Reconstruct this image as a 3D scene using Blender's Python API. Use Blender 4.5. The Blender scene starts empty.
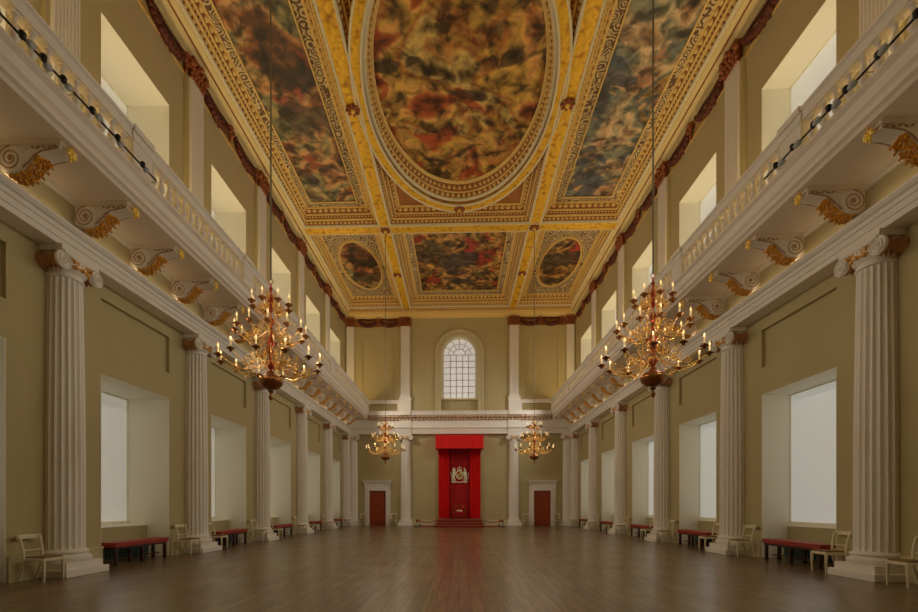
import bpy, bmesh, math, random
from mathutils import Vector, Matrix
random.seed(7)
S = bpy.context.scene
COL = S.collection
PI = math.pi

# ------------------------------------------------------------------ geometry constants
F = 457.0
XW = 8.1          # wall plane
YE = 32.3         # end wall
YB = -1.1         # wall behind the camera
CAMZ = 1.38
COLY = [9.0, 13.6, 18.2, 22.8, 27.4, 31.75]
BAYC = [6.7, 11.3, 15.9, 20.5, 25.1, 29.58]
HALF = 1.22
SIDES = [(-1, 'left'), (1, 'right')]
ORD = ['first', 'second', 'third', 'fourth', 'fifth', 'sixth', 'seventh', 'eighth', 'ninth', 'tenth', 'eleventh',
       'twelfth', 'thirteenth', 'fourteenth', 'fifteenth', 'sixteenth', 'seventeenth', 'eighteenth', 'nineteenth']

# ------------------------------------------------------------------ materials
def lin(r, g, b):
    return tuple(((c / 255.0) / 12.92 if c <= 10 else ((c / 255.0 + 0.055) / 1.055) ** 2.4) for c in (r, g, b)) + (1.0,)

def base_mat(name, rgb, rough=0.6, metal=0.0, noise=0.0, nscale=3.0, bump=0.0, bscale=20.0, emit=None, estr=0.0, coat=0.0):
    m = bpy.data.materials.new(name)
    m.use_nodes = True
    nt = m.node_tree
    b = nt.nodes['Principled BSDF']
    c = lin(*rgb)
    b.inputs['Base Color'].default_value = c
    b.inputs['Roughness'].default_value = rough
    b.inputs['Metallic'].default_value = metal
    if coat:
        b.inputs['Coat Weight'].default_value = coat
        b.inputs['Coat Roughness'].default_value = 0.15
    tc = nt.nodes.new('ShaderNodeTexCoord')
    if noise:
        n = nt.nodes.new('ShaderNodeTexNoise')
        n.inputs['Scale'].default_value = nscale
        n.inputs['Detail'].default_value = 4
        nt.links.new(tc.outputs['Object'], n.inputs['Vector'])
        mx = nt.nodes.new('ShaderNodeMix'); mx.data_type = 'RGBA'
        mx.inputs[6].default_value = tuple(x * (1 - noise) for x in c[:3]) + (1,)
        mx.inputs[7].default_value = tuple(min(1, x * (1 + noise)) for x in c[:3]) + (1,)
        nt.links.new(n.outputs['Fac'], mx.inputs[0])
        nt.links.new(mx.outputs[2], b.inputs['Base Color'])
    if bump:
        n2 = nt.nodes.new('ShaderNodeTexNoise')
        n2.inputs['Scale'].default_value = bscale
        n2.inputs['Detail'].default_value = 3
        nt.links.new(tc.outputs['Object'], n2.inputs['Vector'])
        bp = nt.nodes.new('ShaderNodeBump')
        bp.inputs['Strength'].default_value = bump
        bp.inputs['Distance'].default_value = 0.03
        nt.links.new(n2.outputs['Fac'], bp.inputs['Height'])
        nt.links.new(bp.outputs['Normal'], b.inputs['Normal'])
    if emit:
        b.inputs['Emission Color'].default_value = lin(*emit)
        b.inputs['Emission Strength'].default_value = estr
    return m

def ramp_node(nt, stops, interp='LINEAR'):
    r = nt.nodes.new('ShaderNodeValToRGB')
    r.color_ramp.interpolation = interp
    el = r.color_ramp.elements
    while len(el) < len(stops):
        el.new(0.5)
    for e, (p, c) in zip(el, stops):
        e.position = p
        e.color = lin(*c)
    return r

def scroll_mat(name, light, dark, scale=2.2, rings=26):
    """cream ground with dark curling scrollwork"""
    m = bpy.data.materials.new(name); m.use_nodes = True
    nt = m.node_tree; b = nt.nodes['Principled BSDF']
    b.inputs['Roughness'].default_value = 0.55
    tc = nt.nodes.new('ShaderNodeTexCoord')
    v = nt.nodes.new('ShaderNodeTexVoronoi'); v.inputs['Scale'].default_value = scale
    nz = nt.nodes.new('ShaderNodeTexNoise'); nz.inputs['Scale'].default_value = 5; nz.inputs['Detail'].default_value = 2
    nt.links.new(tc.outputs['Object'], v.inputs['Vector']); nt.links.new(tc.outputs['Object'], nz.inputs['Vector'])
    mul = nt.nodes.new('ShaderNodeMath'); mul.operation = 'MULTIPLY'; mul.inputs[1].default_value = rings
    nt.links.new(v.outputs['Distance'], mul.inputs[0])
    ad = nt.nodes.new('ShaderNodeMath'); ad.operation = 'MULTIPLY_ADD'; ad.inputs[1].default_value = 7.0
    nt.links.new(nz.outputs['Fac'], ad.inputs[0]); nt.links.new(mul.outputs[0], ad.inputs[2])
    sn = nt.nodes.new('ShaderNodeMath'); sn.operation = 'SINE'; nt.links.new(ad.outputs[0], sn.inputs[0])
    r = ramp_node(nt, [(0.0, dark), (0.35, dark), (0.6, light), (1.0, light)])
    mr = nt.nodes.new('ShaderNodeMapRange'); mr.inputs[1].default_value = -1; mr.inputs[2].default_value = 1
    nt.links.new(sn.outputs[0], mr.inputs[0]); nt.links.new(mr.outputs[0], r.inputs[0])
    nt.links.new(r.outputs[0], b.inputs['Base Color'])
    bp = nt.nodes.new('ShaderNodeBump'); bp.inputs['Strength'].default_value = 0.5; bp.inputs['Distance'].default_value = 0.03
    nt.links.new(mr.outputs[0], bp.inputs['Height']); nt.links.new(bp.outputs['Normal'], b.inputs['Normal'])
    return m

def guilloche_mat(name, hi, lo, scale=5.0):
    """gilt ground with a braided relief"""
    m = bpy.data.materials.new(name); m.use_nodes = True
    nt = m.node_tree; b = nt.nodes['Principled BSDF']
    b.inputs['Roughness'].default_value = 0.45; b.inputs['Metallic'].default_value = 0.25
    tc = nt.nodes.new('ShaderNodeTexCoord')
    v = nt.nodes.new('ShaderNodeTexVoronoi'); v.inputs['Scale'].default_value = scale; v.feature = 'SMOOTH_F1'
    nt.links.new(tc.outputs['Object'], v.inputs['Vector'])
    r = ramp_node(nt, [(0.05, hi), (0.45, hi), (0.8, lo)])
    nt.links.new(v.outputs['Distance'], r.inputs[0]); nt.links.new(r.outputs[0], b.inputs['Base Color'])
    inv = nt.nodes.new('ShaderNodeMath'); inv.operation = 'SUBTRACT'; inv.inputs[0].default_value = 1
    nt.links.new(v.outputs['Distance'], inv.inputs[1])
    bp = nt.nodes.new('ShaderNodeBump'); bp.inputs['Strength'].default_value = 0.7; bp.inputs['Distance'].default_value = 0.05
    nt.links.new(inv.outputs[0], bp.inputs['Height']); nt.links.new(bp.outputs['Normal'], b.inputs['Normal'])
    return m

def canvas_mat(name, seed, stops, accent, accent2, scale=0.55):
    """abstract clouds of painterly colour"""
    m = bpy.data.materials.new(name); m.use_nodes = True
    nt = m.node_tree; b = nt.nodes['Principled BSDF']
    b.inputs['Roughness'].default_value = 0.5
    tc = nt.nodes.new('ShaderNodeTexCoord')
    mp = nt.nodes.new('ShaderNodeMapping'); mp.inputs['Location'].default_value = (seed * 7.3, seed * 3.1, seed)
    nt.links.new(tc.outputs['Object'], mp.inputs['Vector'])
    def noise(sc, dist, det=5, off=0):
        n = nt.nodes.new('ShaderNodeTexNoise'); n.inputs['Scale'].default_value = sc
        n.inputs['Distortion'].default_value = dist; n.inputs['Detail'].default_value = det
        if off:
            m2 = nt.nodes.new('ShaderNodeMapping'); m2.inputs['Location'].default_value = (off, -off, off * 2)
            nt.links.new(mp.outputs['Vector'], m2.inputs['Vector']); nt.links.new(m2.outputs['Vector'], n.inputs['Vector'])
        else:
            nt.links.new(mp.outputs['Vector'], n.inputs['Vector'])
        return n
    n1 = noise(scale * 0.75, 0.7, 3.2)
    r1 = ramp_node(nt, stops)
    nt.links.new(n1.outputs['Fac'], r1.inputs[0])
    n2 = noise(scale * 1.0, 0.6, 2.5, 11)
    r2 = ramp_node(nt, [(0.585, (0, 0, 0)), (0.62, (235, 235, 235))])
    nt.links.new(n2.outputs['Fac'], r2.inputs[0])
    mx = nt.nodes.new('ShaderNodeMix'); mx.data_type = 'RGBA'; mx.inputs[7].default_value = lin(*accent)
    nt.links.new(r2.outputs[0], mx.inputs[0]); nt.links.new(r1.outputs[0], mx.inputs[6])
    n3 = noise(scale * 0.7, 0.7, 2.5, 23)
    r3 = ramp_node(nt, [(0.58, (0, 0, 0)), (0.61, (235, 235, 235))])
    nt.links.new(n3.outputs['Fac'], r3.inputs[0])
    mx2 = nt.nodes.new('ShaderNodeMix'); mx2.data_type = 'RGBA'; mx2.inputs[7].default_value = lin(*accent2)
    nt.links.new(r3.outputs[0], mx2.inputs[0]); nt.links.new(mx.outputs[2], mx2.inputs[6])
    # finer modelling
    n4 = noise(scale * 3.2, 0.5, 4, 5)
    r4 = ramp_node(nt, [(0.35, (90, 84, 78)), (0.62, (255, 250, 240))])
    nt.links.new(n4.outputs['Fac'], r4.inputs[0])
    mx3 = nt.nodes.new('ShaderNodeMix'); mx3.data_type = 'RGBA'; mx3.blend_type = 'MULTIPLY'; mx3.inputs[0].default_value = 1
    nt.links.new(mx2.outputs[2], mx3.inputs[6]); nt.links.new(r4.outputs[0], mx3.inputs[7])
    nt.links.new(mx3.outputs[2], b.inputs['Base Color'])
    return m

def floor_mat():
    m = bpy.data.materials.new('oak_planks'); m.use_nodes = True
    nt = m.node_tree; b = nt.nodes['Principled BSDF']
    tc = nt.nodes.new('ShaderNodeTexCoord')
    mp = nt.nodes.new('ShaderNodeMapping'); mp.inputs['Rotation'].default_value = (0, 0, PI / 2)
    nt.links.new(tc.outputs['Object'], mp.inputs['Vector'])
    br = nt.nodes.new('ShaderNodeTexBrick')
    br.inputs['Scale'].default_value = 1.0
    br.inputs['Brick Width'].default_value = 2.6
    br.inputs['Row Height'].default_value = 0.17
    br.inputs['Mortar Size'].default_value = 0.006
    br.inputs['Mortar Smooth'].default_value = 0.3
    br.inputs['Bias'].default_value = 0.0
    br.offset = 0.37
    br.inputs['Color1'].default_value = lin(130, 106, 70)
    br.inputs['Color2'].default_value = lin(154, 128, 88)
    br.inputs['Mortar'].default_value = lin(44, 30, 20)
    nt.links.new(mp.outputs['Vector'], br.inputs['Vector'])
    b.inputs['Coat Weight'].default_value = 0.4; b.inputs['Coat Roughness'].default_value = 0.22
    m2 = nt.nodes.new('ShaderNodeMapping'); m2.inputs['Scale'].default_value = (9, 0.8, 1)
    nt.links.new(tc.outputs['Object'], m2.inputs['Vector'])
    n = nt.nodes.new('ShaderNodeTexNoise'); n.inputs['Scale'].default_value = 1.5; n.inputs['Detail'].default_value = 6
    nt.links.new(m2.outputs['Vector'], n.inputs['Vector'])
    r = ramp_node(nt, [(0.25, (150, 140, 132)), (0.75, (255, 250, 245))])
    nt.links.new(n.outputs['Fac'], r.inputs[0])
    mx = nt.nodes.new('ShaderNodeMix'); mx.data_type = 'RGBA'; mx.blend_type = 'MULTIPLY'; mx.inputs[0].default_value = 1
    nt.links.new(br.outputs['Color'], mx.inputs[6]); nt.links.new(r.outputs[0], mx.inputs[7])
    nt.links.new(mx.outputs[2], b.inputs['Base Color'])
    n3 = nt.nodes.new('ShaderNodeTexNoise'); n3.inputs['Scale'].default_value = 0.9; n3.inputs['Detail'].default_value = 4
    nt.links.new(tc.outputs['Object'], n3.inputs['Vector'])
    mr = nt.nodes.new('ShaderNodeMapRange'); mr.inputs[3].default_value = 0.24; mr.inputs[4].default_value = 0.40
    nt.links.new(n3.outputs['Fac'], mr.inputs[0]); nt.links.new(mr.outputs[0], b.inputs['Roughness'])
    bp = nt.nodes.new('ShaderNodeBump'); bp.inputs['Strength'].default_value = 0.25; bp.inputs['Distance'].default_value = 0.01
    nt.links.new(n.outputs['Fac'], bp.inputs['Height']); nt.links.new(bp.outputs['Normal'], b.inputs['Normal'])
    return m

def emit_mat(name, rgb, strength, diff=(230, 228, 220), fold=False):
    m = base_mat(name, diff, 0.8, emit=rgb, estr=strength)
    return m

M = {}
M['wall'] = base_mat('wall_khaki_paint', (186, 171, 124), 0.75, noise=0.05, nscale=0.7)
M['wall_light'] = base_mat('lighter_khaki_paint', (204, 190, 146), 0.7, noise=0.05, nscale=0.9)
M['white'] = base_mat('offwhite_paint', (236, 229, 216), 0.55, noise=0.04, nscale=1.2)
M['cream'] = base_mat('cream_plaster', (226, 214, 176), 0.6, noise=0.05, nscale=2)
M['reveal'] = base_mat('reveal_paint', (244, 240, 222), 0.7, noise=0.03, nscale=1)
M['soffit'] = base_mat('soffit_paint', (238, 224, 206), 0.7)
M['pinkdark'] = base_mat('dusty_rose_line', (176, 138, 108), 0.6)
M['cornice'] = base_mat('pale_straw_moulding', (222, 200, 138), 0.55, noise=0.08, nscale=5)
M['pinkline'] = base_mat('pinkish_moulding', (196, 160, 132), 0.6)
M['gilt'] = base_mat('gilding', (214, 150, 42), 0.4, 0.45, noise=0.25, nscale=14, bump=0.5, bscale=25)
M['gilt_amber'] = base_mat('amber_gilding', (240, 166, 62), 0.4, 0.2, noise=0.4, nscale=9, bump=0.6, bscale=22)
M['gilt_flower'] = base_mat('bright_gilding', (252, 212, 80), 0.35, 0.15)
M['rib'] = guilloche_mat('gilt_guilloche', (236, 186, 44), (176, 112, 22), 6.5)
M['band'] = base_mat('russet_moulding_ground', (160, 104, 54), 0.6, noise=0.3, nscale=6)
M['moulding'] = base_mat('pale_gold_moulding', (234, 200, 122), 0.5, 0.05, noise=0.15, nscale=9)
M['scroll'] = scroll_mat('scroll_border', (212, 192, 146), (104, 72, 46), 3.4, 22)
M['frieze'] = base_mat('frieze_ground', (196, 160, 96), 0.6, noise=0.2, nscale=4)
M['festoon'] = base_mat('russet_festoon', (96, 42, 24), 0.5, 0.2, noise=0.45, nscale=12, bump=0.8, bscale=30)
M['capital'] = base_mat('brown_gilt_capital', (150, 84, 44), 0.5, 0.25, noise=0.5, nscale=12, bump=0.8, bscale=26)
M['bolster'] = base_mat('copper_bolster', (182, 128, 82), 0.5, 0.1, noise=0.35, nscale=15, bump=0.8, bscale=30)
M['floor'] = floor_mat()
M['blind_w'] = emit_mat('daylit_blind_left', (236, 236, 224), 0.85)
M['blind_e'] = emit_mat('daylit_blind_right', (230, 238, 232), 1.05)
M['pane'] = emit_mat('daylit_pane', (236, 232, 226), 1.3)
M['brass'] = base_mat('lacquered_brass', (244, 186, 96), 0.34, 0.5, noise=0.2, nscale=9)
M['brass_dark'] = base_mat('dark_brass', (150, 98, 50), 0.3, 0.8)
M['stem'] = base_mat('copper_stem', (170, 70, 36), 0.3, 0.6)
M['candle'] = base_mat('candle_tube', (240, 220, 170), 0.5, emit=(255, 205, 130), estr=1.2)
M['flame'] = base_mat('candle_lamp', (255, 230, 170), 0.5, emit=(255, 205, 130), estr=4.5)
M['red_seat'] = base_mat('red_leather', (158, 48, 30), 0.45, noise=0.08, nscale=4)
M['dark_wood'] = base_mat('dark_mahogany', (54, 24, 18), 0.4, noise=0.2, nscale=8)
M['door_wood'] = base_mat('mahogany_door', (158, 66, 30), 0.35, noise=0.25, nscale=4)
M['chair'] = base_mat('ivory_painted_wood', (224, 212, 176), 0.5, noise=0.1, nscale=12)
M['chair_pad'] = base_mat('worn_cane_seat', (132, 104, 66), 0.8, noise=0.2, nscale=25)
M['red_velvet'] = base_mat('red_velvet', (222, 6, 8), 0.8, noise=0.06, nscale=5)
M['red_deep'] = base_mat('deep_red_velvet', (164, 4, 8), 0.85, noise=0.1, nscale=4)
M['carpet'] = base_mat('red_carpet', (140, 40, 26), 0.9, noise=0.2, nscale=10)
M['nosing'] = base_mat('worn_brown_nosing', (150, 98, 62), 0.6)
M['silver_thread'] = base_mat('silver_gilt_thread', (240, 232, 190), 0.5, 0.05, noise=0.25, nscale=16)
M['radiator'] = base_mat('green_grey_metal', (64, 94, 84), 0.5, 0.1)
M['black'] = base_mat('black_metal', (22, 22, 24), 0.4, 0.3)
M['lampglass'] = base_mat('frosted_lamp_head', (170, 176, 176), 0.25)
M['cable'] = base_mat('grey_cable', (128, 116, 88), 0.5, 0.3)
M['blue'] = base_mat('blue_enamel', (30, 50, 120), 0.5)

# ------------------------------------------------------------------ mesh builder
class MB:
    def __init__(s):
        s.v = []; s.f = []
    def add(s, vs, fs):
        o = len(s.v); s.v += [tuple(p) for p in vs]; s.f += [tuple(i + o for i in f) for f in fs]
        return s
    def box(s, x0, x1, y0, y1, z0, z1):
        if x0 > x1: x0, x1 = x1, x0
        if y0 > y1: y0, y1 = y1, y0
        return s.add([(x0, y0, z0), (x1, y0, z0), (x1, y1, z0), (x0, y1, z0), (x0, y0, z1), (x1, y0, z1), (x1, y1, z1), (x0, y1, z1)],
                     [(0, 3, 2, 1), (4, 5, 6, 7), (0, 1, 5, 4), (1, 2, 6, 5), (2, 3, 7, 6), (3, 0, 4, 7)])
    def prism(s, prof, axis, a, b):
        """prof: list of (u, w); axis 'x','y','z' extrude from a to b. u,w are the two other axes in order"""
        n = len(prof)
        def P(u, w, t):
            return (t, u, w) if axis == 'x' else (u, t, w) if axis == 'y' else (u, w, t)
        vs = [P(u, w, a) for u, w in prof] + [P(u, w, b) for u, w in prof]
        fs = [(i, (i + 1) % n, (i + 1) % n + n, i + n) for i in range(n)]
        fs += [tuple(range(n - 1, -1, -1)), tuple(range(n, 2 * n))]
        return s.add(vs, fs)
    def lathe(s, prof, c=(0, 0, 0), n=16, axis='z', caps=True):
        """prof: (r, h)"""
        vs = []
        for r, h in prof:
            for i in range(n):
                a = 2 * PI * i / n
                p = (r * math.cos(a), r * math.sin(a), h)
                if axis == 'x': p = (h, r * math.cos(a), r * math.sin(a))
                if axis == 'y': p = (r * math.cos(a), h, r * math.sin(a))
                vs.append((p[0] + c[0], p[1] + c[1], p[2] + c[2]))
        fs = []
        for j in range(len(prof) - 1):
            for i in range(n):
                k = (i + 1) % n
                fs.append((j * n + i, j * n + k, (j + 1) * n + k, (j + 1) * n + i))
        if caps:
            fs.append(tuple(range(n - 1, -1, -1)))
            fs.append(tuple((len(prof) - 1) * n + i for i in range(n)))
        return s.add(vs, fs)
    def tube(s, pts, r, n=6, taper=None):
        pts = [Vector(p) for p in pts]
        vs = []; up0 = None
        for i, p in enumerate(pts):
            t = (pts[min(i + 1, len(pts) - 1)] - pts[max(i - 1, 0)]).normalized()
            up = Vector((0, 0, 1)) if abs(t.z) < 0.95 else Vector((1, 0, 0))
            if up0 is not None: up = up0
            a = t.cross(up)
            if a.length < 1e-4: a = t.cross(Vector((0, 1, 0)))
            a.normalize(); b = a.cross(t).normalized(); up0 = b
            rr = r if taper is None else r * taper[i]
            for k in range(n):
                an = 2 * PI * k / n
                vs.append(p + a * (rr * math.cos(an)) + b * (rr * math.sin(an)))
        fs = []
        for j in range(len(pts) - 1):
            for i in range(n):
                k = (i + 1) % n
                fs.append((j * n + i, j * n + k, (j + 1) * n + k, (j + 1) * n + i))
        fs.append(tuple(range(n - 1, -1, -1))); fs.append(tuple((len(pts) - 1) * n + i for i in range(n)))
        return s.add(vs, fs)
    def ball(s, c, rx, ry=None, rz=None, n=8, m=5, rot=None):
        ry = rx if ry is None else ry; rz = rx if rz is None else rz
        vs = [Vector((0, 0, -rz))]
        for j in range(1, m):
            p = -PI / 2 + PI * j / m
            for i in range(n):
                a = 2 * PI * i / n
                vs.append(Vector((rx * math.cos(p) * math.cos(a), ry * math.cos(p) * math.sin(a), rz * math.sin(p))))
        vs.append(Vector((0, 0, rz)))
        if rot is not None: vs = [rot @ v for v in vs]
        C = Vector(c); vs = [v + C for v in vs]
        fs = [(0, 1 + (i + 1) % n, 1 + i) for i in range(n)]
        for j in range(m - 2):
            for i in range(n):
                k = (i + 1) % n
                fs.append((1 + j * n + i, 1 + j * n + k, 1 + (j + 1) * n + k, 1 + (j + 1) * n + i))
        L = len(vs) - 1; o = 1 + (m - 2) * n
        fs += [(o + i, o + (i + 1) % n, L) for i in range(n)]
        return s.add(vs, fs)
    def build(s, name, mat, parent=None, loc=(0, 0, 0), rz=0, smooth=None, bevel=0, cleanup=True):
        me = bpy.data.meshes.new(name)
        me.from_pydata(s.v, [], s.f)
        if cleanup:
            bm = bmesh.new(); bm.from_mesh(me)
            bmesh.ops.recalc_face_normals(bm, faces=bm.faces)
            bm.to_mesh(me); bm.free()
        me.materials.append(mat)
        if smooth is not None:
            me.shade_smooth(); me.set_sharp_from_angle(angle=smooth)
        o = bpy.data.objects.new(name, me); COL.objects.link(o)
        o.location = loc; o.rotation_euler = (0, 0, rz)
        if parent is not None: o.parent = parent
        if bevel:
            b = o.modifiers.new('bevel', 'BEVEL'); b.width = bevel; b.segments = 2; b.limit_method = 'ANGLE'
        return o

def tag(o, label, cat, group=None, kind=None):
    if label: o['label'] = label
    if cat: o['category'] = cat
    if group: o['group'] = group
    if kind: o['kind'] = kind
    return o
def empty(name, loc=(0, 0, 0), rz=0):
    o = bpy.data.objects.new(name, None); COL.objects.link(o)
    o.location = loc; o.rotation_euler = (0, 0, rz); o.empty_display_size = 0.2
    return o
CH = {}
def kids(o):
    return [c for c in bpy.data.objects if c.parent == o]
def tree_of(o):
    return (o, [tree_of(c) for c in kids(o)])
def copy_tree(t, parent=None):
    o, ch = t
    c = o.copy(); COL.objects.link(c)
    if parent is not None: c.parent = parent
    for k in ch: copy_tree(k, c)
    return c
def place(t, first, loc, rz, label):
    """t: tree of the prototype; first: use the prototype itself"""
    o = t[0] if first else copy_tree(t)
    o.location = loc; o.rotation_euler = (0, 0, rz); o['label'] = label
    return o
def R(s):  # rotation that makes a thing built for the left wall (facing +x) fit side s
    return 0 if s < 0 else PI
def struct(o, label, cat):
    return tag(o, label, cat, kind='structure')

# ------------------------------------------------------------------ floor, walls, ceiling
MB().box(-9.6, 9.6, YB - 0.3, YE + 0.6, -0.2, 0).build('floor', M['floor'])
struct(bpy.data.objects['floor'], 'brown oak plank floor running the whole length of the hall', 'floor')
ZP = 15.73
MB().box(-9.6, 9.6, YB - 0.3, YE + 0.6, ZP, ZP + 0.3).build('ceiling', M['cream'])
struct(bpy.data.objects['ceiling'], 'flat cream ceiling plane behind the gilt coffers', 'ceiling')

LZ1, UZ0, UZ1 = 4.37, 9.1, 12.57
def cell_wall(ucuts, zcuts, off, place_box):
    for i in range(len(ucuts) - 1):
        for j in range(len(zcuts) - 1):
            o = off((ucuts[i] + ucuts[i + 1]) / 2, (zcuts[j] + zcuts[j + 1]) / 2)
            if o is None: continue
            place_box(ucuts[i], ucuts[i + 1], zcuts[j], zcuts[j + 1], o)
for s, nm in SIDES:
    yc = [YB]
    for c in BAYC: yc += [c - HALF, c + HALF]
    yc.append(YE + 0.6)
    zc = [0, LZ1, 5.08, 6.09, UZ0, UZ1, ZP]
    def off(y, z):
        inb = any(abs(y - c) < HALF for c in BAYC)
        if inb and z < LZ1: return None
        if inb and UZ0 < z < UZ1: return None
        if inb and 5.08 < z < 6.09: return 0.09
        return 0
    mb = MB()
    cell_wall(yc, zc, off, lambda a, b, c, d, o: mb.box(s * (XW + o), s * 9.35, a, b, c, d))
    w = mb.build('wall_' + nm, M['wall'])
    struct(w, 'khaki painted %s side wall with deep window openings' % nm, 'wall')
    # baseboards between the openings
    mb = MB()
    edges = [YB] + sum([[c - HALF, c + HALF] for c in BAYC], []) + [YE]
    for a, b in zip(edges[0::2], edges[1::2]):
        mb.box(s * XW, s * (XW - 0.05), a, b, 0, 0.42)
        mb.box(s * XW, s * (XW - 0.075), a, b, 0.42, 0.47)
    struct(mb.build('baseboard_' + nm, M['wall_light']), 'pale skirting along the foot of the %s wall' % nm, 'baseboard')
MB().box(-9.6, 9.6, YB - 0.3, YB, 0, ZP).build('wall_front', M['wall'])
struct(bpy.data.objects['wall_front'], 'khaki end wall behind the camera', 'wall')

# end wall
DX, DW, DH = 5.81, 0.585, 2.46
xc = sorted([-9.35, 9.35] + [sg * v for sg in (-1, 1) for v in (DX - DW, DX + DW, 4.65, 6.88, 4.4, 6.46, 1.33)])
zc = [0, DH, 3.87, 6.07, 8.03, 8.6, 8.9, 8.97, 13.28, 13.44, ZP]
def offe(x, z):
    a = abs(x)
    if DX - DW < a < DX + DW and z < DH: return 0.3
    if 4.65 < a < 6.88 and (3.87 < z < 6.07 or 8.97 < z < 13.28): return 0.06
    if 4.4 < a < 6.46 and 8.03 < z < 8.6: return 0.15
    if a < 1.33 and 8.03 < z < 8.9: return 0.3
    if a < 1.33 and 8.9 < z < 13.44: return None
    return 0
mb = MB()
cell_wall(xc, zc, offe, lambda a, b, c, d, o: mb.box(a, b, YE + o, YE + 0.6, c, d))
# spandrel around the arched window
WR, WZ = 1.27, 12.11
pts = [(WR * math.cos(t), WZ + WR * math.sin(t)) for t in [PI * i / 24 for i in range(25)]]
def outer(p):
    dx, dz = p[0], p[1] - WZ
    k = min(1.33 / abs(dx) if abs(dx) > 1e-6 else 9, 1.33 / dz if dz > 1e-6 else 9)
    return (dx * k, WZ + dz * k)
for a, b in zip(pts, pts[1:]):
    oa, ob = outer(a), outer(b)
    for y0, y1 in ((YE, YE + 0.5),):
        vs = [(a[0], y0, a[1]), (b[0], y0, b[1]), (ob[0], y0, ob[1]), (oa[0], y0, oa[1]),
              (a[0], y1, a[1]), (b[0], y1, b[1]), (ob[0], y1, ob[1]), (oa[0], y1, oa[1])]
        mb.add(vs, [(0, 1, 2, 3), (4, 7, 6, 5), (0, 4, 5, 1)])
mb.box(-1.33, -1.265, YE, YE + 0.5, 8.9, WZ).box(1.265, 1.33, YE, YE + 0.5, 8.9, WZ)
mb.box(-1.33, 1.33, YE, YE + 0.5, 8.85, 8.97)
# raised arched surround
def arch_ring(mb, r0, r1, y0, y1, zb):
    P0 = [(-r0, zb)] + [(-r0 * math.cos(t), WZ + r0 * math.sin(t)) for t in [PI * i / 24 for i in range(25)]] + [(r0, zb)]
    P1 = [(-r1, zb)] + [(-r1 * math.cos(t), WZ + r1 * math.sin(t)) for t in [PI * i / 24 for i in range(25)]] + [(r1, zb)]
    for i in range(len(P0) - 1):
        a, b, c, d = P0[i], P0[i + 1], P1[i + 1], P1[i]
        mb.add([(p[0], y0, p[1]) for p in (a, b, c, d)] + [(p[0], y1, p[1]) for p in (a, b, c, d)],
               [(0, 1, 2, 3), (7, 6, 5, 4), (0, 4, 5, 1), (2, 6, 7, 3)])
w = mb.build('wall_back', M['wall'])
struct(w, 'khaki far end wall with recessed panels and arched window surround', 'wall')
mb = MB()
for a, b in ((-7.9, -6.78), (-4.84, -1.7), (1.7, 4.84), (6.78, 7.9)):
    mb.box(a, b, YE - 0.05, YE, 0, 0.42)
struct(mb.build('baseboard_back', M['wall_light']), 'pale skirting along the foot of the far end wall', 'baseboard')

mb = MB()
arch_ring(mb, 1.30, 1.72, YE - 0.07, YE, 8.0)
arch_ring(mb, 1.60, 1.72, YE - 0.12, YE, 8.0)
arch_ring(mb, 1.28, 1.38, YE - 0.12, YE, 8.9)
struct(mb.build('trim_0', M['wall_light']), 'raised arched surround of the high end window', 'trim')
# ------------------------------------------------------------------ windows
def side_window(n, s, nm, c, z0, z1, up):
    w = empty('window_%d' % n, (0, 0, 0))
    struct(w, '%s %s window with a white blind, %s from the camera' % ('upper' if up else 'lower', nm, ORD[BAYC.index(c)]), 'window')
    a, b = c - HALF, c + HALF; t = 0.015; WX = 9.30 if s < 0 else 8.86; BX = 8.72 if s < 0 else 8.76
    mb = MB()
    zb = z0 if up else 0.0
    mb.box(s * (XW + 0.004), s * 9.33, a - 0.0, a + t, zb, z1)
    mb.box(s * (XW + 0.004), s * 9.33, b - t, b, zb, z1)
    mb.box(s * (XW + 0.004), s * 9.33, a + t, b - t, z1 - t, z1)
    if up: mb.box(s * (XW + 0.004), s * 9.33, a + t, b - t, z0, z0 + t)
    mb.build('lining', M['reveal'], w)
    zs = z0 if up else 0.92
    MB().box(s * WX, s * (WX + 0.02), a + t + 0.02, b - t - 0.02, zs + 0.03, z1 - t - 0.02).build('blind', M['blind_w' if s < 0 else 'blind_e'], w)
    mb = MB()
    for (p, q, u, v) in ((a + t, a + t + 0.02, zs, z1 - t), (b - t - 0.02, b - t, zs, z1 - t), (a + t, b - t, z1 - t - 0.03, z1 - t), (a + t, b - t, zs, zs + 0.05)):
        mb.box(s * (WX - 0.03), s * (WX + 0.03), p, q, u, v)
    mb.build('window_frame', M['reveal'], w)
    if not up:
        mb = MB().box(s * (BX + 0.02), s * 9.33, a + t, b - t, 0, 0.84)
        mb.build('window_seat_box', M['wall'], w)
        mb = MB().box(s * BX, s * 9.33, a + t, b - t, 0.84, 0.87)
        mb.box(s * (WX - 0.06), s * (WX - 0.02), a + t, b - t, 0.87, 0.94)
        mb.build('sill', M['reveal'], w)
    MB().box(s * 9.35, s * 9.45, a - 0.2, b + 0.2, zb, z1 + 0.2).build('outer_shutter', M['wall'], w)
    return w
n = 1
for s, nm in SIDES:
    for c in BAYC:
        side_window(n, s, nm, c, 0, LZ1, False); n += 1
    for c in BAYC:
        side_window(n, s, nm, c, UZ0, UZ1, True); n += 1
w = empty('window_%d' % n)
struct(w, 'arched leaded window high in the middle of the far end wall', 'window')
gy = YE + 0.22
mb = MB()
pp = [(-1.13, 8.97), (1.13, 8.97)] + [(1.13 * math.cos(PI * i / 24), WZ + 1.13 * math.sin(PI * i / 24)) for i in range(25)]
mb.prism(pp, 'y', gy, gy + 0.02)
mb.build('pane', M['pane'], w)
mb = MB()
arch_ring(mb, 1.11, 1.28, gy - 0.05, gy + 0.02, 8.97)
mb.box(-1.1, 1.1, gy - 0.06, gy, 8.97, 9.04)
mb.build('window_frame', M['reveal'], w)
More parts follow.
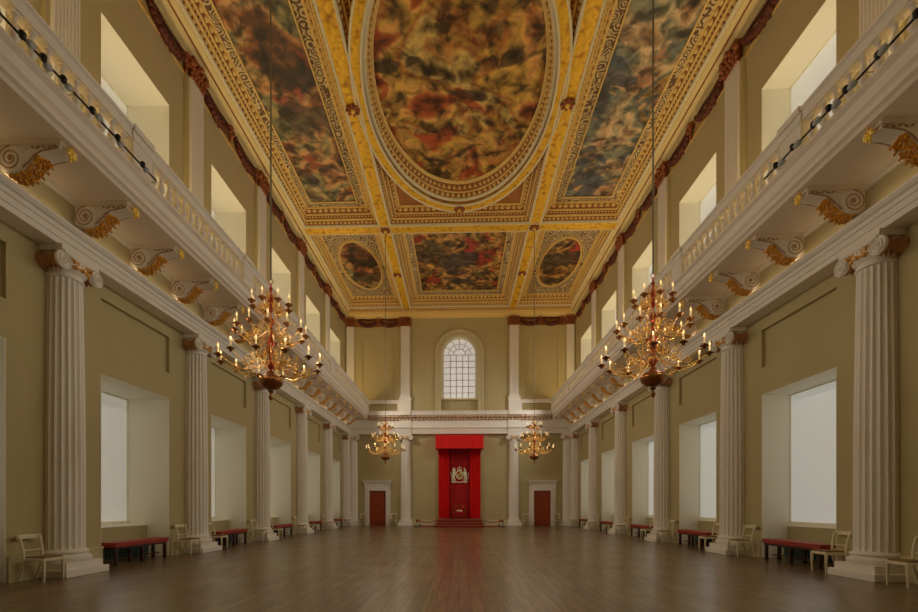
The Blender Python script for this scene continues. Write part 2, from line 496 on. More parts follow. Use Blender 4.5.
mb = MB()
for x in (-0.64, -0.22, 0.22, 0.64): mb.box(x - 0.017, x + 0.017, gy - 0.035, gy - 0.002, 9.0, WZ)
for k in range(1, 8):
    z = 8.97 + k * (WZ - 8.97) / 7; mb.box(-1.1, 1.1, gy - 0.035, gy - 0.002, z - 0.013, z + 0.013)
for k in range(1, 6):
    t = PI * k / 6; mb.tube([(0.42 * math.cos(t), gy - 0.02, WZ + 0.42 * math.sin(t)), (1.1 * math.cos(t), gy - 0.02, WZ + 1.1 * math.sin(t))], 0.016, 4)
mb.tube([(0.42 * math.cos(PI * k / 12), gy - 0.02, WZ + 0.42 * math.sin(PI * k / 12)) for k in range(13)], 0.016, 4)
mb.tube([(0.78 * math.cos(PI * k / 16), gy - 0.02, WZ + 0.78 * math.sin(PI * k / 16)) for k in range(17)], 0.014, 4)
mb.build('glazing_bars', base_mat('lead_grey', (120, 112, 112), 0.6), w)

# ------------------------------------------------------------------ entablature, gallery slabs (trim)
tn = [1]
def trim(mb, mat, label, smooth=None):
    o = mb.build('trim_%d' % tn[0], mat, smooth=smooth); tn[0] += 1
    return struct(o, label, 'trim')
ARCH = [(7.70, 6.43), (7.70, 6.54), (7.675, 6.545), (7.675, 6.67), (7.645, 6.675), (7.645, 6.76), (7.60, 6.78), (7.56, 6.83), (7.56, 6.88), (7.74, 6.88), (7.74, 7.46), (XW + 0.02, 7.46), (XW + 0.02, 6.43)]
for s, nm in SIDES:
    trim(MB().prism([(s * a, b) for a, b in ARCH], 'y', YB, YE), M['white'], 'long off-white architrave above the %s columns' % nm)
    mb = MB().prism([(s * a, b) for a, b in [(7.735, 6.882), (7.735, 7.38), (7.745, 7.38), (7.745, 6.882)]], 'y', YB, 31.85)
    trim(mb, M['wall'], 'khaki frieze strip under the %s gallery' % nm)
    G = [(XW, 7.48), (6.62, 7.48), (6.62, 7.45), (6.50, 7.45), (6.46, 7.50), (6.40, 7.53), (6.385, 7.60), (6.35, 7.64), (6.35, 7.84), (6.31, 7.87), (6.27, 7.90), (6.27, 7.95), (XW, 7.95)]
    trim(MB().prism([(s * a, b) for a, b in G], 'y', YB, YE), M['soffit'], 'cream slab and moulded edge of the %s gallery' % nm)
    mb = MB().prism([(s * a, b) for a, b in [(7.735, 7.40), (7.66, 7.42), (7.62, 7.48), (7.735, 7.48)]], 'y', YB, YE)
    trim(mb, M['white'], 'thin bed moulding where the %s gallery meets the wall' % nm)
    mb = MB().prism([(s * a, b) for a, b in [(6.352, 7.645), (6.335, 7.65), (6.335, 7.835), (6.352, 7.84)]], 'y', YB, YE)
    trim(mb, M['white'], 'flat white fascia band of the %s gallery edge' % nm)
    # soffit panel beads between brackets
# end wall entablature
AE = [(YE, 6.43)] + [(YE - (XW - a), b) for a, b in ARCH[:-2]] + [(YE, 7.48)]
trim(MB().prism(AE, 'x', -7.72, 7.72), M['white'], 'off-white architrave across the far end wall')
CE = [(YE, 7.48), (31.86, 7.48), (31.80, 7.52), (31.62, 7.62), (31.62, 7.66), (31.50, 7.68), (31.48, 7.84), (31.42, 7.95), (YE, 7.95)]
trim(MB().prism(CE, 'x', -6.3, 6.3), M['white'], 'projecting white cornice across the far end wall')
mb = MB()
for k in range(42):
    x = -6.15 + k * 0.3
    mb.box(x - 0.08, x + 0.08, 31.55, 31.80, 7.53, 7.67)
trim(mb, M['pinkline'], 'row of russet modillion blocks under the far end cornice')
mb = MB().box(-6.3, 6.3, 31.80, 31.87, 7.38, 7.5)
trim(mb, M['bolster'], 'russet and gilt bed moulding of the far end cornice')
mb = MB()
for k in range(50):
    x = -6.2 + k * 0.253
    mb.ball((x, 31.79, 7.44), 0.07, 0.04, 0.05, 6, 4)
trim(mb, M['cream'], 'egg pattern along the far end cornice moulding')
# projecting blocks over end columns
ECX = [-7.56, -3.80, 3.80, 7.56]
mb = MB()
for x in (-3.80, 3.80):
    mb.prism([(YE - (XW - a) - 0.09, b) for a, b in ARCH[:-2]] + [(YE - 0.3, 7.48), (YE - 0.3, 6.43)], 'x', x - 0.42, x + 0.42)
    mb.box(x - 0.42, x + 0.42, 31.40, 31.9, 7.66, 7.95)
trim(mb, M['white'], 'projecting entablature blocks above the two inner far columns')
# dado: ledges and frames between the upper pilasters of the end wall
mb = MB()
for sg in (-1, 1):
    mb.box(sg * 4.15, sg * 6.9, YE - 0.06, YE, 8.62, 8.88)
    mb.box(sg * 4.15, sg * 4.4, YE - 0.03, YE, 7.95, 8.62)
    mb.box(sg * 6.46, sg * 6.9, YE - 0.03, YE, 7.95, 8.62)
trim(mb, M['white'], 'white dado ledges either side of the arched window')
for k, sg in enumerate((-1, 1)):
    mb = MB()
    for (za, zb) in ((3.87, 6.07), (8.97, 13.28)):
        x0, x1 = 4.65, 6.88
        for (p, q, u, v) in ((x0 - 0.06, x0, za - 0.06, zb + 0.06), (x1, x1 + 0.06, za - 0.06, zb + 0.06), (x0, x1, zb, zb + 0.06), (x0, x1, za - 0.06, za)):
            mb.box(sg * p, sg * q, YE - 0.025, YE, u, v)
    trim(mb, M['wall'], 'thin panel mouldings on the %s half of the end wall' % ('left' if sg < 0 else 'right'))

# ------------------------------------------------------------------ columns (built for the left wall, local x towards the room)
def shaft_mesh(r0, r1, z0, z1, nfl=20, wallcut=None):
    mb = MB(); per = 6; n = nfl * per
    hs = [0, 0.02, 0.35, 0.6, 0.8, 0.98, 1.0]
    rings = []
    for h in hs:
        rr = r0 + (r1 - r0) * (max(0, h - 0.3) / 0.7) ** 1.3 if h > 0.3 else r0
        fl = 0.0 if h in (0, 1.0) else 1
        ring = []
        for i in range(n):
            a = 2 * PI * i / n
            ph = (i % per) / per
            d = 0 if (i % per) == 0 else math.sin(PI * ((i % per)) / per)
            r = rr * (1 - 0.125 * d * fl)
            ring.append((r * math.cos(a), r * math.sin(a), z0 + h * (z1 - z0)))
        rings.append(ring)
    vs = [p for r in rings for p in r]
    fs = []
    for j in range(len(rings) - 1):
        for i in range(n):
            k = (i + 1) % n
            fs.append((j * n + i, j * n + k, (j + 1) * n + k, (j + 1) * n + i))
    mb.add(vs, fs)
    return mb
def column():
    root = empty('fluted_column'); tag(root, 'x', 'column', 'fluted columns along the hall', 'thing')
    mb = MB().box(-0.30, 0.53, -0.53, 0.53, 0, 0.14)
    mb.build('plinth', M['white'], root, bevel=0.012)
    mb = MB()
    mb.box(-0.25, 0.45, -0.45, 0.45, 0.14, 0.275)
    prof = [(0.44, 0.275), (0.455, 0.30), (0.46, 0.33), (0.455, 0.37), (0.43, 0.39), (0.395, 0.40), (0.385, 0.425), (0.40, 0.44), (0.415, 0.455), (0.41, 0.48), (0.385, 0.49), (0.36, 0.52)]
    mb.lathe(prof, (0, 0, 0), 40)
    mb.build('base', M['white'], root, smooth=0.6)
    shaft_mesh(0.355, 0.308, 0.50, 5.94).build('shaft', M['white'], root, smooth=0.5)
    mb = MB()
    # echinus neck + abacus + volute faces
    mb.lathe([(0.31, 5.90), (0.335, 5.915), (0.335, 5.945), (0.31, 5.96), (0.31, 6.01), (0.36, 6.06), (0.39, 6.11), (0.39, 6.33)], (0, 0, 0), 32)
    mb.prism([(-0.46, 0), (-0.44, 0.11), (0.44, 0.11), (0.46, 0)], 'x', -0.20, 0.37)
    for i in range(len(mb.v) - 8, len(mb.v)):
        x, y, z = mb.v[i]; mb.v[i] = (x, y, 6.32 + (0.11 - z))
    for sy in (-1, 1):
        cy = sy * 0.40; cz = 6.15
        for xx in (0.335,):
            mb.lathe([(0.14, xx - 0.05), (0.16, xx - 0.03), (0.172, xx), (0.162, xx + 0.03), (0.12, xx + 0.035)], (0, cy, cz), 24, axis='x')
            sp = []
            for k in range(44):
                t = k / 43; a = PI / 2 - sy * (-1) * t * 4.6 * PI / 1.0
                rr = 0.158 * (1 - t * 0.88)
                sp.append((xx + 0.045, cy + rr * math.cos(a), cz + rr * math.sin(a)))
            mb.tube(sp, 0.014, 5)
            mb.ball((xx + 0.045, cy, cz), 0.03)
    # band linking the volutes, dipping in the middle
    top = [(0.37, y, 6.31 - 0.03 * math.cos(y / 0.42 * PI / 2)) for y in [(-0.42 + 0.84 * k / 12) for k in range(13)]]
    mb.tube(top, 0.03, 6)
    mb.build('capital', M['white'], root, smooth=0.6)
    for sy in (-1, 1):
        mb = MB(); cy = sy * 0.40
        mb.lathe([(0.135, -0.16), (0.14, -0.05), (0.105, 0.05), (0.09, 0.10), (0.105, 0.15), (0.145, 0.24), (0.14, 0.285)], (0, cy, 6.15), 16, axis='x')
        for k in range(5):
            mb.ball((-0.10 + k * 0.09, sy * 0.36, 6.02), 0.03, 0.025, 0.05, 6, 4)
        mb.build('bolster', M['bolster'], root, smooth=0.8)['label'] = 'copper and gilt bolster between the volutes'
    mb = MB()
    for k in range(9):
        a = -PI / 2 + PI * (k + 0.5) / 9
        mb.ball((0.405 * math.cos(a), 0.405 * math.sin(a), 6.12), 0.038, 0.038, 0.05, 6, 4)
    mb.tube([(0.40 * math.cos(a), 0.40 * math.sin(a), 6.12) for a in [-PI / 2 + PI * k / 16 for k in range(17)]], 0.02, 5)
    mb.build('egg_band', M['gilt_amber'], root, smooth=0.8)['label'] = 'gilt egg-and-dart band'
    mb = MB()
    mb.box(0.36, 0.374, -0.27, 0.27, 6.21, 6.23)
    for k in range(7):
        y = -0.24 + 0.08 * k
        mb.ball((0.375, y, 6.22), 0.022, 0.028, 0.04, 6, 4)
    mb.build('leaf_row', M['gilt_amber'], root, smooth=0.8)['label'] = 'row of small gilt leaves'
    for o in kids(root):
        bm = bmesh.new(); bm.from_mesh(o.data)
        bmesh.ops.bisect_plane(bm, geom=bm.verts[:] + bm.edges[:] + bm.faces[:], plane_co=(-0.095, 0, 0), plane_no=(-1, 0, 0), clear_outer=True)
        bm.to_mesh(o.data); bm.free()
    return root
c0 = column(); T = tree_of(c0)
first = True
for s, nm in SIDES:
    for i, y in enumerate(COLY):
        lab = 'off-white fluted column with scrolled capital on the %s side, %s from the camera' % (nm, ORD[i])
        if i == 5: lab = 'off-white fluted column on the %s side in the far corner' % nm
        if i == 0: lab = 'tall nearest off-white fluted column with scrolled capital on the %s side' % nm
        place(T, first, (s * 8.0, y, 0), R(s), lab); first = False
labs = {-7.56: 'fluted column on the end wall in the far left corner', -3.80: 'fluted column on the end wall between left door and red canopy',
        3.80: 'fluted column on the end wall between red canopy and right door', 7.56: 'fluted column on the end wall in the far right corner'}
for x in ECX:
    o = copy_tree(T); o.location = (x, YE - 0.10, 0); o.rotation_euler = (0, 0, -PI / 2); o['label'] = labs[x]
    o['group'] = 'fluted columns of the end wall'

# ------------------------------------------------------------------ upper pilasters
def pilaster():
    root = empty('fluted_pilaster'); tag(root, 'x', 'pilaster', 'upper pilasters', 'thing')
    # local x out of the wall, z = 0 at gallery floor (7.95)
    MB().box(0, 0.24, -0.40, 0.40, 0, 0.95).box(0, 0.28, -0.44, 0.44, 0.95, 1.06).box(0, 0.28, -0.44, 0.44, 0, 0.12).build('pedestal', M['white'], root)
    mb = MB().box(0, 0.235, -0.37, 0.37, 1.06, 1.16)
    for (h, e) in ((1.16, 0.22), (1.21, 0.20)):
        mb.box(0, e, -0.31 - (e - 0.18), 0.31 + (e - 0.18), h, h + 0.05)
    mb.build('base', M['white'], root)
    MB().box(0, 0.10, -0.41, 0.41, 1.06, 6.15).build('backing_strip', M['wall'], root)
    prof = [(0.09, -0.31), (0.18, -0.31)]
    nf = 7; w = 0.62 / (nf + 0.35)
    y = -0.31 + 0.35 * w * 0.8
    for k in range(nf):
        a = y + k * w; 
        prof += [(0.18, a), (0.155, a + w * 0.2), (0.145, a + w * 0.4), (0.155, a + w * 0.6), (0.18, a + w * 0.8)]
    prof += [(0.18, 0.31), (0.09, 0.31)]
    MB().prism(prof, 'z', 1.26, 6.12).build('shaft', M['white'], root)
    mb = MB()
    mb.box(0, 0.21, -0.34, 0.34, 6.12, 6.18)
    mb.box(0.0, 0.30, -0.40, 0.40, 6.60, 6.68)
    mb.box(0, 0.17, -0.29, 0.29, 6.18, 6.60)
    for row, (zz, nn, rr) in enumerate(((6.28, 5, 0.06), (6.42, 6, 0.065), (6.55, 4, 0.08))):
        for k in range(nn):
            yy = -0.30 + 0.60 * k / (nn - 1)
            mb.ball((0.19 + 0.035 * row, yy, zz), 0.07, 0.065, 0.10, 6, 4)
    for sy in (-1, 1):
        mb.ball((0.24, sy * 0.36, 6.5), 0.09, 0.09, 0.10, 8, 5)
    mb.ball((0.30, 0, 6.62), 0.08, 0.08, 0.09, 6, 4)
    mb.build('capital', M['capital'], root, smooth=0.8)['label'] = 'brown and gilt leaf capital'
    return root
p0 = pilaster(); T = tree_of(p0); first = True
for s, nm in SIDES:
    for i, y in enumerate(COLY):
        lab = 'pale fluted pilaster between upper windows on the %s wall, %s from the camera' % (nm, ORD[i])
        if i == 5: continue
        place(T, first, (s * XW, y, 7.95), R(s), lab); first = False
labs = {-7.75: 'upper pilaster of the end wall in the far left corner', -3.83: 'upper pilaster of the end wall left of the arched window',
        3.83: 'upper pilaster of the end wall right of the arched window', 7.75: 'upper pilaster of the end wall in the far right corner'}
for x, l in labs.items():
    o = copy_tree(T); o.location = (x if abs(x) < 5 else math.copysign(7.74, x), YE, 7.95); o.scale = (1, 1 if abs(x) < 5 else 0.8, 1); o.rotation_euler = (0, 0, -PI / 2); o['label'] = l
    o['group'] = 'upper pilasters of the end wall'

# ------------------------------------------------------------------ consoles under the galleries
def console():
    root = empty('scroll_bracket'); tag(root, 'x', 'bracket', 'scroll brackets under the galleries')
    hw = 0.135
    prof = [(0, 0), (1.08, 0), (1.08, -0.13), (0.98, -0.15), (0.86, -0.16), (0.74, -0.19), (0.64, -0.26), (0.56, -0.36), (0.48, -0.45), (0.37, -0.52), (0.24, -0.545), (0.1, -0.52), (0, -0.44)]
    mb = MB().prism([(a, b) for a, b in prof], 'y', -hw, hw)
    mb.lathe([(0.20, -hw - 0.03), (0.225, -hw - 0.015), (0.235, -hw), (0.235, hw), (0.225, hw + 0.015), (0.20, hw + 0.03)], (0.245, 0, -0.30), 28, axis='y')
    for sy in (-1, 1):
        sp = []
        for k in range(46):
            t = k / 45; a = PI * 0.5 + t * 4.4 * PI
            rr = 0.205 * (1 - 0.85 * t)
            sp.append((0.245 + rr * math.cos(a), sy * (hw + 0.035), -0.30 + rr * math.sin(a)))
        so = MB(); so.tube(sp, 0.010, 5)
        so.ball((0.245, sy * (hw + 0.03), -0.30), 0.04, 0.02, 0.04, 8, 4)
        so.tube([(0.44, sy * (hw + 0.008), -0.44), (0.56, sy * (hw + 0.008), -0.33), (0.64, sy * (hw + 0.008), -0.24), (0.76, sy * (hw + 0.008), -0.175), (1.06, sy * (hw + 0.008), -0.12)], 0.013, 5)
        so.build('spiral', M['pinkdark'], root, smooth=0.8)
        # raised edge and foliage on the cheek
        ed = [(0.44, sy * (hw + 0.005), -0.16), (0.52, sy * (hw + 0.005), -0.10), (0.62, sy * (hw + 0.005), -0.07), (0.8, sy * (hw + 0.005), -0.06), (1.04, sy * (hw + 0.005), -0.06)]
        mb.tube(ed, 0.014, 5)
    for k in range(6):
        x = 0.30 + k * 0.05
    mb.build('scroll', M['white'], root, smooth=0.7)
    MB().box(0, 1.13, -hw - 0.05, hw + 0.05, -0.045, 0).box(0, 1.11, -hw - 0.03, hw + 0.03, -0.07, -0.045).build('top_plate', M['soffit'], root)
    mb = MB()
    path = [(0.20, -0.56), (0.30, -0.56), (0.40, -0.53), (0.50, -0.46), (0.58, -0.37), (0.65, -0.28), (0.74, -0.21)]
    for k in range(len(path) - 1):
        for q in (0, 0.33, 0.66):
            x = path[k][0] * (1 - q) + path[k + 1][0] * q; z = path[k][1] * (1 - q) + path[k + 1][1] * q + 0.015
            for yy in (-0.10, -0.05, 0.0, 0.05, 0.10):
                jx, jz = random.uniform(-0.02, 0.02), random.uniform(-0.018, 0.018)
                rot = Matrix.Rotation(0.75 + random.uniform(-0.6, 0.6), 3, 'Y')
                mb.ball((x + jx, yy, z + jz), 0.045, 0.026, 0.022, 6, 4, rot)
    for k in range(6):
        x0, z0 = path[k]
        for yy in (-0.13, 0.13):
            rot = Matrix.Rotation(0.9, 3, 'Y')
            mb.ball((x0 + 0.05, yy, z0 + 0.02), 0.05, 0.018, 0.022, 6, 4, rot)
    mb.build('acanthus_leaf', M['gilt_amber'], root, smooth=0.9)['label'] = 'amber gilt acanthus leaf'
    mb = MB()
    for k in range(7):
        a = 2 * PI * k / 7
        rot = Matrix.Rotation(a, 3, 'X')
        mb.ball(Vector((1.15, 0, -0.14)) + rot @ Vector((0.02, 0, 0.06)), 0.022, 0.028, 0.05, 6, 4, rot)
    mb.ball((1.17, 0, -0.14), 0.04); mb.ball((1.14, 0, -0.23), 0.018, 0.018, 0.05)
    mb.build('tip_flower', M['gilt_flower'], root, smooth=0.8)['label'] = 'bright gilt flower'
    for sy in (-1, 1):
        mb = MB()
        for k in range(6):
            mb.ball((0.50 + k * 0.10, sy * (hw + 0.004), -0.11 + 0.012 * (k % 2)), 0.052, 0.012, 0.018, 6, 4, Matrix.Rotation(0.5 if k % 2 else -0.5, 3, 'Y'))
        mb.build('cheek_ornament', M['pinkdark'], root, smooth=0.8)
    return root
k0 = console(); T = tree_of(k0); first = True
for s, nm in SIDES:
    ys = [9.0 + (i - 2) * 4.6 / 3 for i in range(17)]
    ys = [y for y in ys if y > 7 and y < 31.2]
    for i, y in enumerate(ys):
        place(T, first, (s * 7.74, y + 0.09, 7.48), PI if s > 0 else 0, 'cream scroll bracket with gilt leaf under the %s gallery, %s from the camera' % (nm, ORD[i]))
        first = False

# ------------------------------------------------------------------ balustrades
def baluster_mesh():
    mb = MB()
    prof = [(0.055, 0.03), (0.055, 0.05), (0.035, 0.065), (0.04, 0.09), (0.07, 0.14), (0.078, 0.19), (0.066, 0.25), (0.042, 0.33), (0.032, 0.39), (0.034, 0.42), (0.052, 0.435), (0.034, 0.45), (0.05, 0.47)]
    mb.lathe(prof, (0, 0, 0), 12)
    mb.box(-0.065, 0.065, -0.065, 0.065, 0, 0.035); mb.box(-0.062, 0.062, -0.062, 0.062, 0.465, 0.5)
    o = mb.build('baluster', M['white'], None, smooth=0.6)
    me = o.data; bpy.data.objects.remove(o)
    return me
BME = baluster_mesh()
def balustrade(s, y0, y1, ped, label):
    # y0..y1 open run between pedestals; pedestal centred at ped
    cy = (y0 + y1) / 2
    root = empty('balustrade', (s * 6.46, cy, 7.95)); tag(root, label, 'balustrade', 'balustrade sections of the galleries')
    a, b = y0 - cy, y1 - cy
    rail = [(-0.10, 0.59), (-0.10, 0.64), (-0.085, 0.66), (-0.085, 0.77), (-0.13, 0.80), (-0.13, 0.84), (-0.10, 0.86), (0.10, 0.86), (0.13, 0.84), (0.13, 0.80), (0.085, 0.77), (0.085, 0.66), (0.10, 0.64), (0.10, 0.59)]
    mb = MB().prism(rail, 'y', a, b)
    mb.build('handrail', M['white'], root)
    MB().prism([(-0.10, 0), (-0.10, 0.05), (-0.08, 0.09), (0.08, 0.09), (0.10, 0.05), (0.10, 0)], 'y', a, b).build('base_rail', M['white'], root)
    n = max(1, round((y1 - y0) / 0.273))
    st = (y1 - y0) / n
    for k in range(n):
        o = bpy.data.objects.new('baluster', BME); COL.objects.link(o); o.parent = root
        o.location = (0, a + (k + 0.5) * st, 0.09)
    if ped is not None:
        p = ped - cy
        mb = MB().box(-0.12, 0.12, p - 0.30, p + 0.30, 0.0, 0.09).box(-0.10, 0.10, p - 0.28, p + 0.28, 0.09, 0.76)
        mb.box(-0.15, 0.15, p - 0.29, p + 0.29, 0.76, 0.88)
        mb.box(-0.12, 0.12, p - 0.29, p + 0.29, 0.59, 0.66)
        mb.build('pedestal', M['white'], root)
    return root
for s, nm in SIDES:
    YS = [4.4] + COLY
    for i in range(6):
        y0 = YS[i] + 0.3; y1 = YS[i + 1] - 0.3 if i < 5 else YE - 0.02
        balustrade(s, y0, y1, YS[i + 1] if i < 5 else None, 'white balustrade with turned balusters on the %s gallery, %s section from the camera' % (nm, ORD[i]))

# ------------------------------------------------------------------ track lights clipped along the nearest balustrade
for s, nm in SIDES:
    root = empty('lighting_track', (s * 6.2, 7.2, 8.03)); root.rotation_euler = (0, 0, R(s))
    tag(root, 'thin black lighting track with small spotlights along the nearest %s balustrade' % nm, 'track light', 'lighting tracks')
    MB().box(-0.012, 0.012, -2.3, 1.95, -0.012, 0.012).build('rail', M['black'], root)
    for yy in (-2.0, 0.0, 2.0):
        MB().box(-0.14, 0.0, yy - 0.008, yy + 0.008, -0.008, 0.008).build('bracket', M['white'], root)
    for k, yy in enumerate((-1.9, -1.45, -0.95, -0.62, -0.28, 0.28, 0.85, 1.5)):
        j = (k % 3 - 1) * 0.03
        MB().lathe([(0.025, 0.0), (0.04, 0.02), (0.045, 0.09), (0.03, 0.11)], (0.045, yy, -0.07), 10).build('spotlight', M['black'], root, smooth=0.6)
        h = MB(); prof = [(0.025, 0.0), (0.045, 0.025), (0.055, 0.08), (0.05, 0.12), (0.02, 0.13)]
        h.lathe(prof, (0, 0, 0), 12, axis='y')
        o = h.build('lamp_head', M['lampglass'], root, smooth=0.7)
        o.location = (0.05 + j, yy + 0.05, -0.07); o.rotation_euler = (0.5, 0, 0.3)
        o['label'] = 'frosted lamp head'

# ------------------------------------------------------------------ festoons in the upper frieze
def festoon(L, name='festoon'):
    root = empty('festoon'); tag(root, 'x', 'festoon', 'russet festoons of the upper frieze')
    mb = MB()
    N = 16
    for k in range(N + 1):
        t = k / N; y = -L / 2 + L * t
        z = -0.33 * (1 - (2 * t - 1) ** 2) + 0.12
        r = 0.065 + 0.055 * math.sin(PI * t)
        for q in range(3):
            mb.ball((0.05 + random.uniform(0, 0.05), y + random.uniform(-0.03, 0.03), z + random.uniform(-0.05, 0.05)), r * random.uniform(0.8, 1.1), r, r, 6, 4)
    for k in range(18):
        t = (k + 0.5) / 18
        mb.ball((0.04, -L / 2 + L * t, 0.17 + 0.03 * math.sin(9 * t)), 0.04, 0.07, 0.05, 6, 4)
    for k in range(4):
        mb.ball((0.05, -L / 2 + 0.16 + 0.05 * k, 0.02 - 0.07 * k), 0.04, 0.05, 0.06, 6, 4)
        mb.ball((0.05, L / 2 - 0.16 - 0.05 * k, 0.02 - 0.07 * k), 0.04, 0.05, 0.06, 6, 4)
    mb.build('swag', M['festoon'], root, smooth=0.9)
    mb = MB()
    mb.ball((0.09, L / 2, 0.16), 0.11, 0.13, 0.12, 8, 5)
    for k in range(5):
        a = PI + PI * k / 4
        mb.ball((0.12, L / 2 + 0.14 * math.cos(a), 0.10 + 0.14 * math.sin(a)), 0.06, 0.06, 0.08, 6, 4)
    for k in range(3):
        mb.ball((0.07, L / 2, -0.06 - 0.09 * k), 0.06, 0.07 - 0.012 * k, 0.07, 6, 4)
    mb.build('knot', M['capital'], root, smooth=0.9)
    return root
f0 = festoon(1.66); T = tree_of(f0); first = True
ZF = 14.38
for s, nm in SIDES:
    YS = COLY[:5] + [YE - 0.47]
    k = 0
    for i in range(5):
        a, b = YS[i], YS[i + 1]
        for q in (0.25, 0.75):
            y = a + (b - a) * q + (0.13 if q < 0.5 else -0.13)
            if y < 11: continue
            o = place(T, first, (s * (XW - 0.03), y, ZF), R(s), 'russet fruit festoon in the frieze above the upper %s windows, %s from the camera' % (nm, ORD[k]))
            first = False; k += 1
            if s > 0: o.rotation_euler = (0, 0, PI)
for j, (x, l) in enumerate(((-6.45, 'far left corner'), (-4.95, 'left inner pilaster'), (4.95, 'right inner pilaster'), (6.45, 'far right corner'))):
    o = copy_tree(T); o.location = (x, YE - 0.03, ZF); o.rotation_euler = (0, 0, -PI / 2); o.scale = (1.2, 0.86, 1.1)
    o['label'] = 'russet festoon high on the end wall nearest the %s' % l; o['group'] = 'festoons of the end wall'

# ------------------------------------------------------------------ ceiling
ZR = 15.03
FR = [(0, 14.08), (0.05, 14.08), (0.05, 14.13), (0.02, 14.14), (0.02, 14.70), (0, 14.70)]
for s, nm in SIDES:
    trim(MB().prism([(s * (XW - a), b) for a, b in FR], 'y', YB, YE), M['frieze'], 'ochre frieze ground under the %s ceiling cornice' % nm)
trim(MB().prism([(YE - a, b) for a, b in FR[:]], 'x', -8.08, -3.4).prism([(YE - a, b) for a, b in FR], 'x', 3.4, 8.08), M['band'], 'russet frieze ground at both ends of the far wall')
CO = [(0, 14.66), (0.08, 14.66), (0.10, 14.72), (0.20, 14.78), (0.26, 14.86), (0.30, 14.88), (0.30, 14.94), (0.44, 14.98), (0.47, 15.04), (0.52, 15.06), (0.52, 15.12), (0, 15.12)]
for s, nm in SIDES:
    trim(MB().prism([(s * (XW - a), b) for a, b in CO], 'y', YB, YE), M['cornice'], 'pale straw stepped cornice under the %s edge of the ceiling' % nm)
trim(MB().prism([(YE - a - 0.25 * (a > 0.4), b) for a, b in CO], 'x', -8.08, 8.08), M['moulding'], 'pale gold stepped cornice across the far end of the ceiling')
for s_, nm in SIDES:
    mb = MB().prism([(s_ * (XW - a), b) for a, b in [(0.295, 14.87), (0.315, 14.87), (0.315, 14.95), (0.295, 14.95)]], 'y', YB, 31.9)
    trim(mb, M['band'], 'dark line along the %s ceiling cornice' % nm)
    mb = MB()
    for k in range(110):
        y = 2.0 + k * 0.27
        mb.ball((s_ * (XW - 0.50), y, 15.05), 0.035, 0.07, 0.035, 6, 4)
    trim(mb, M['gilt'], 'gilt bead row along the %s ceiling cornice' % nm)
mb = MB()
for k in range(56):
    mb.ball((-7.5 + k * 0.272, YE - 0.78, 15.04), 0.07, 0.035, 0.035, 6, 4)
trim(mb, M['gilt'], 'gilt bead row along the far ceiling cornice')
mb = MB()
mb.box(-7.8, 7.8, 31.72, 31.78, 14.95, 15.0)
trim(mb, M['cream'], 'thin cream line of the far ceiling cornice')
mb = MB().box(-7.8, 7.8, 31.50, 31.53, 15.055, 15.115).box(-7.8, 7.8, 31.585, 31.60, 14.97, 15.0)
trim(mb, M['band'], 'russet lines of the far ceiling cornice')
mb = MB()
for k in range(90):
    mb.ball((-7.6 + k * 0.171, YE - 0.62, 14.95), 0.05, 0.04, 0.05, 6, 4)
trim(mb, M['gilt'], 'small gilt dentils of the far ceiling cornice')

RB = 3.66; RW = 0.26
XO = 7.60
YC0, YC1, YD0, YD1 = 22.2, 22.77, 8.41, 8.98
YEND = 31.35
# long ribs and cross ribs
for s, nm in SIDES:
    mb = MB().box(s * (RB - RW), s * (RB + RW), YB, 31.6, ZR, ZP)
    trim(mb, M['rib'], 'long gilt ceiling rib on the %s of the central oval' % nm)
    mb = MB()
    for e in (-1, 1):
        mb.box(s * RB + e * (RW - 0.02), s * RB + e * (RW + 0.03), YB, 31.6, ZR - 0.03, ZR + 0.05)
    trim(mb, M['cream'], 'cream edge fillets of the %s long ceiling rib' % nm)
for (a, b, l) in ((YC0, YC1, 'farther'), (YD0, YD1, 'nearer')):
    trim(MB().box(-XO, XO, a, b, ZR - 0.012, ZP), M['rib'], '%s gilt cross rib of the ceiling' % l)
    trim(MB().box(-XO, XO, a - 0.03, a + 0.02, ZR - 0.03, ZR + 0.05).box(-XO, XO, b - 0.02, b + 0.03, ZR - 0.03, ZR + 0.05), M['cream'], 'cream edge fillets of the %s cross rib' % l)

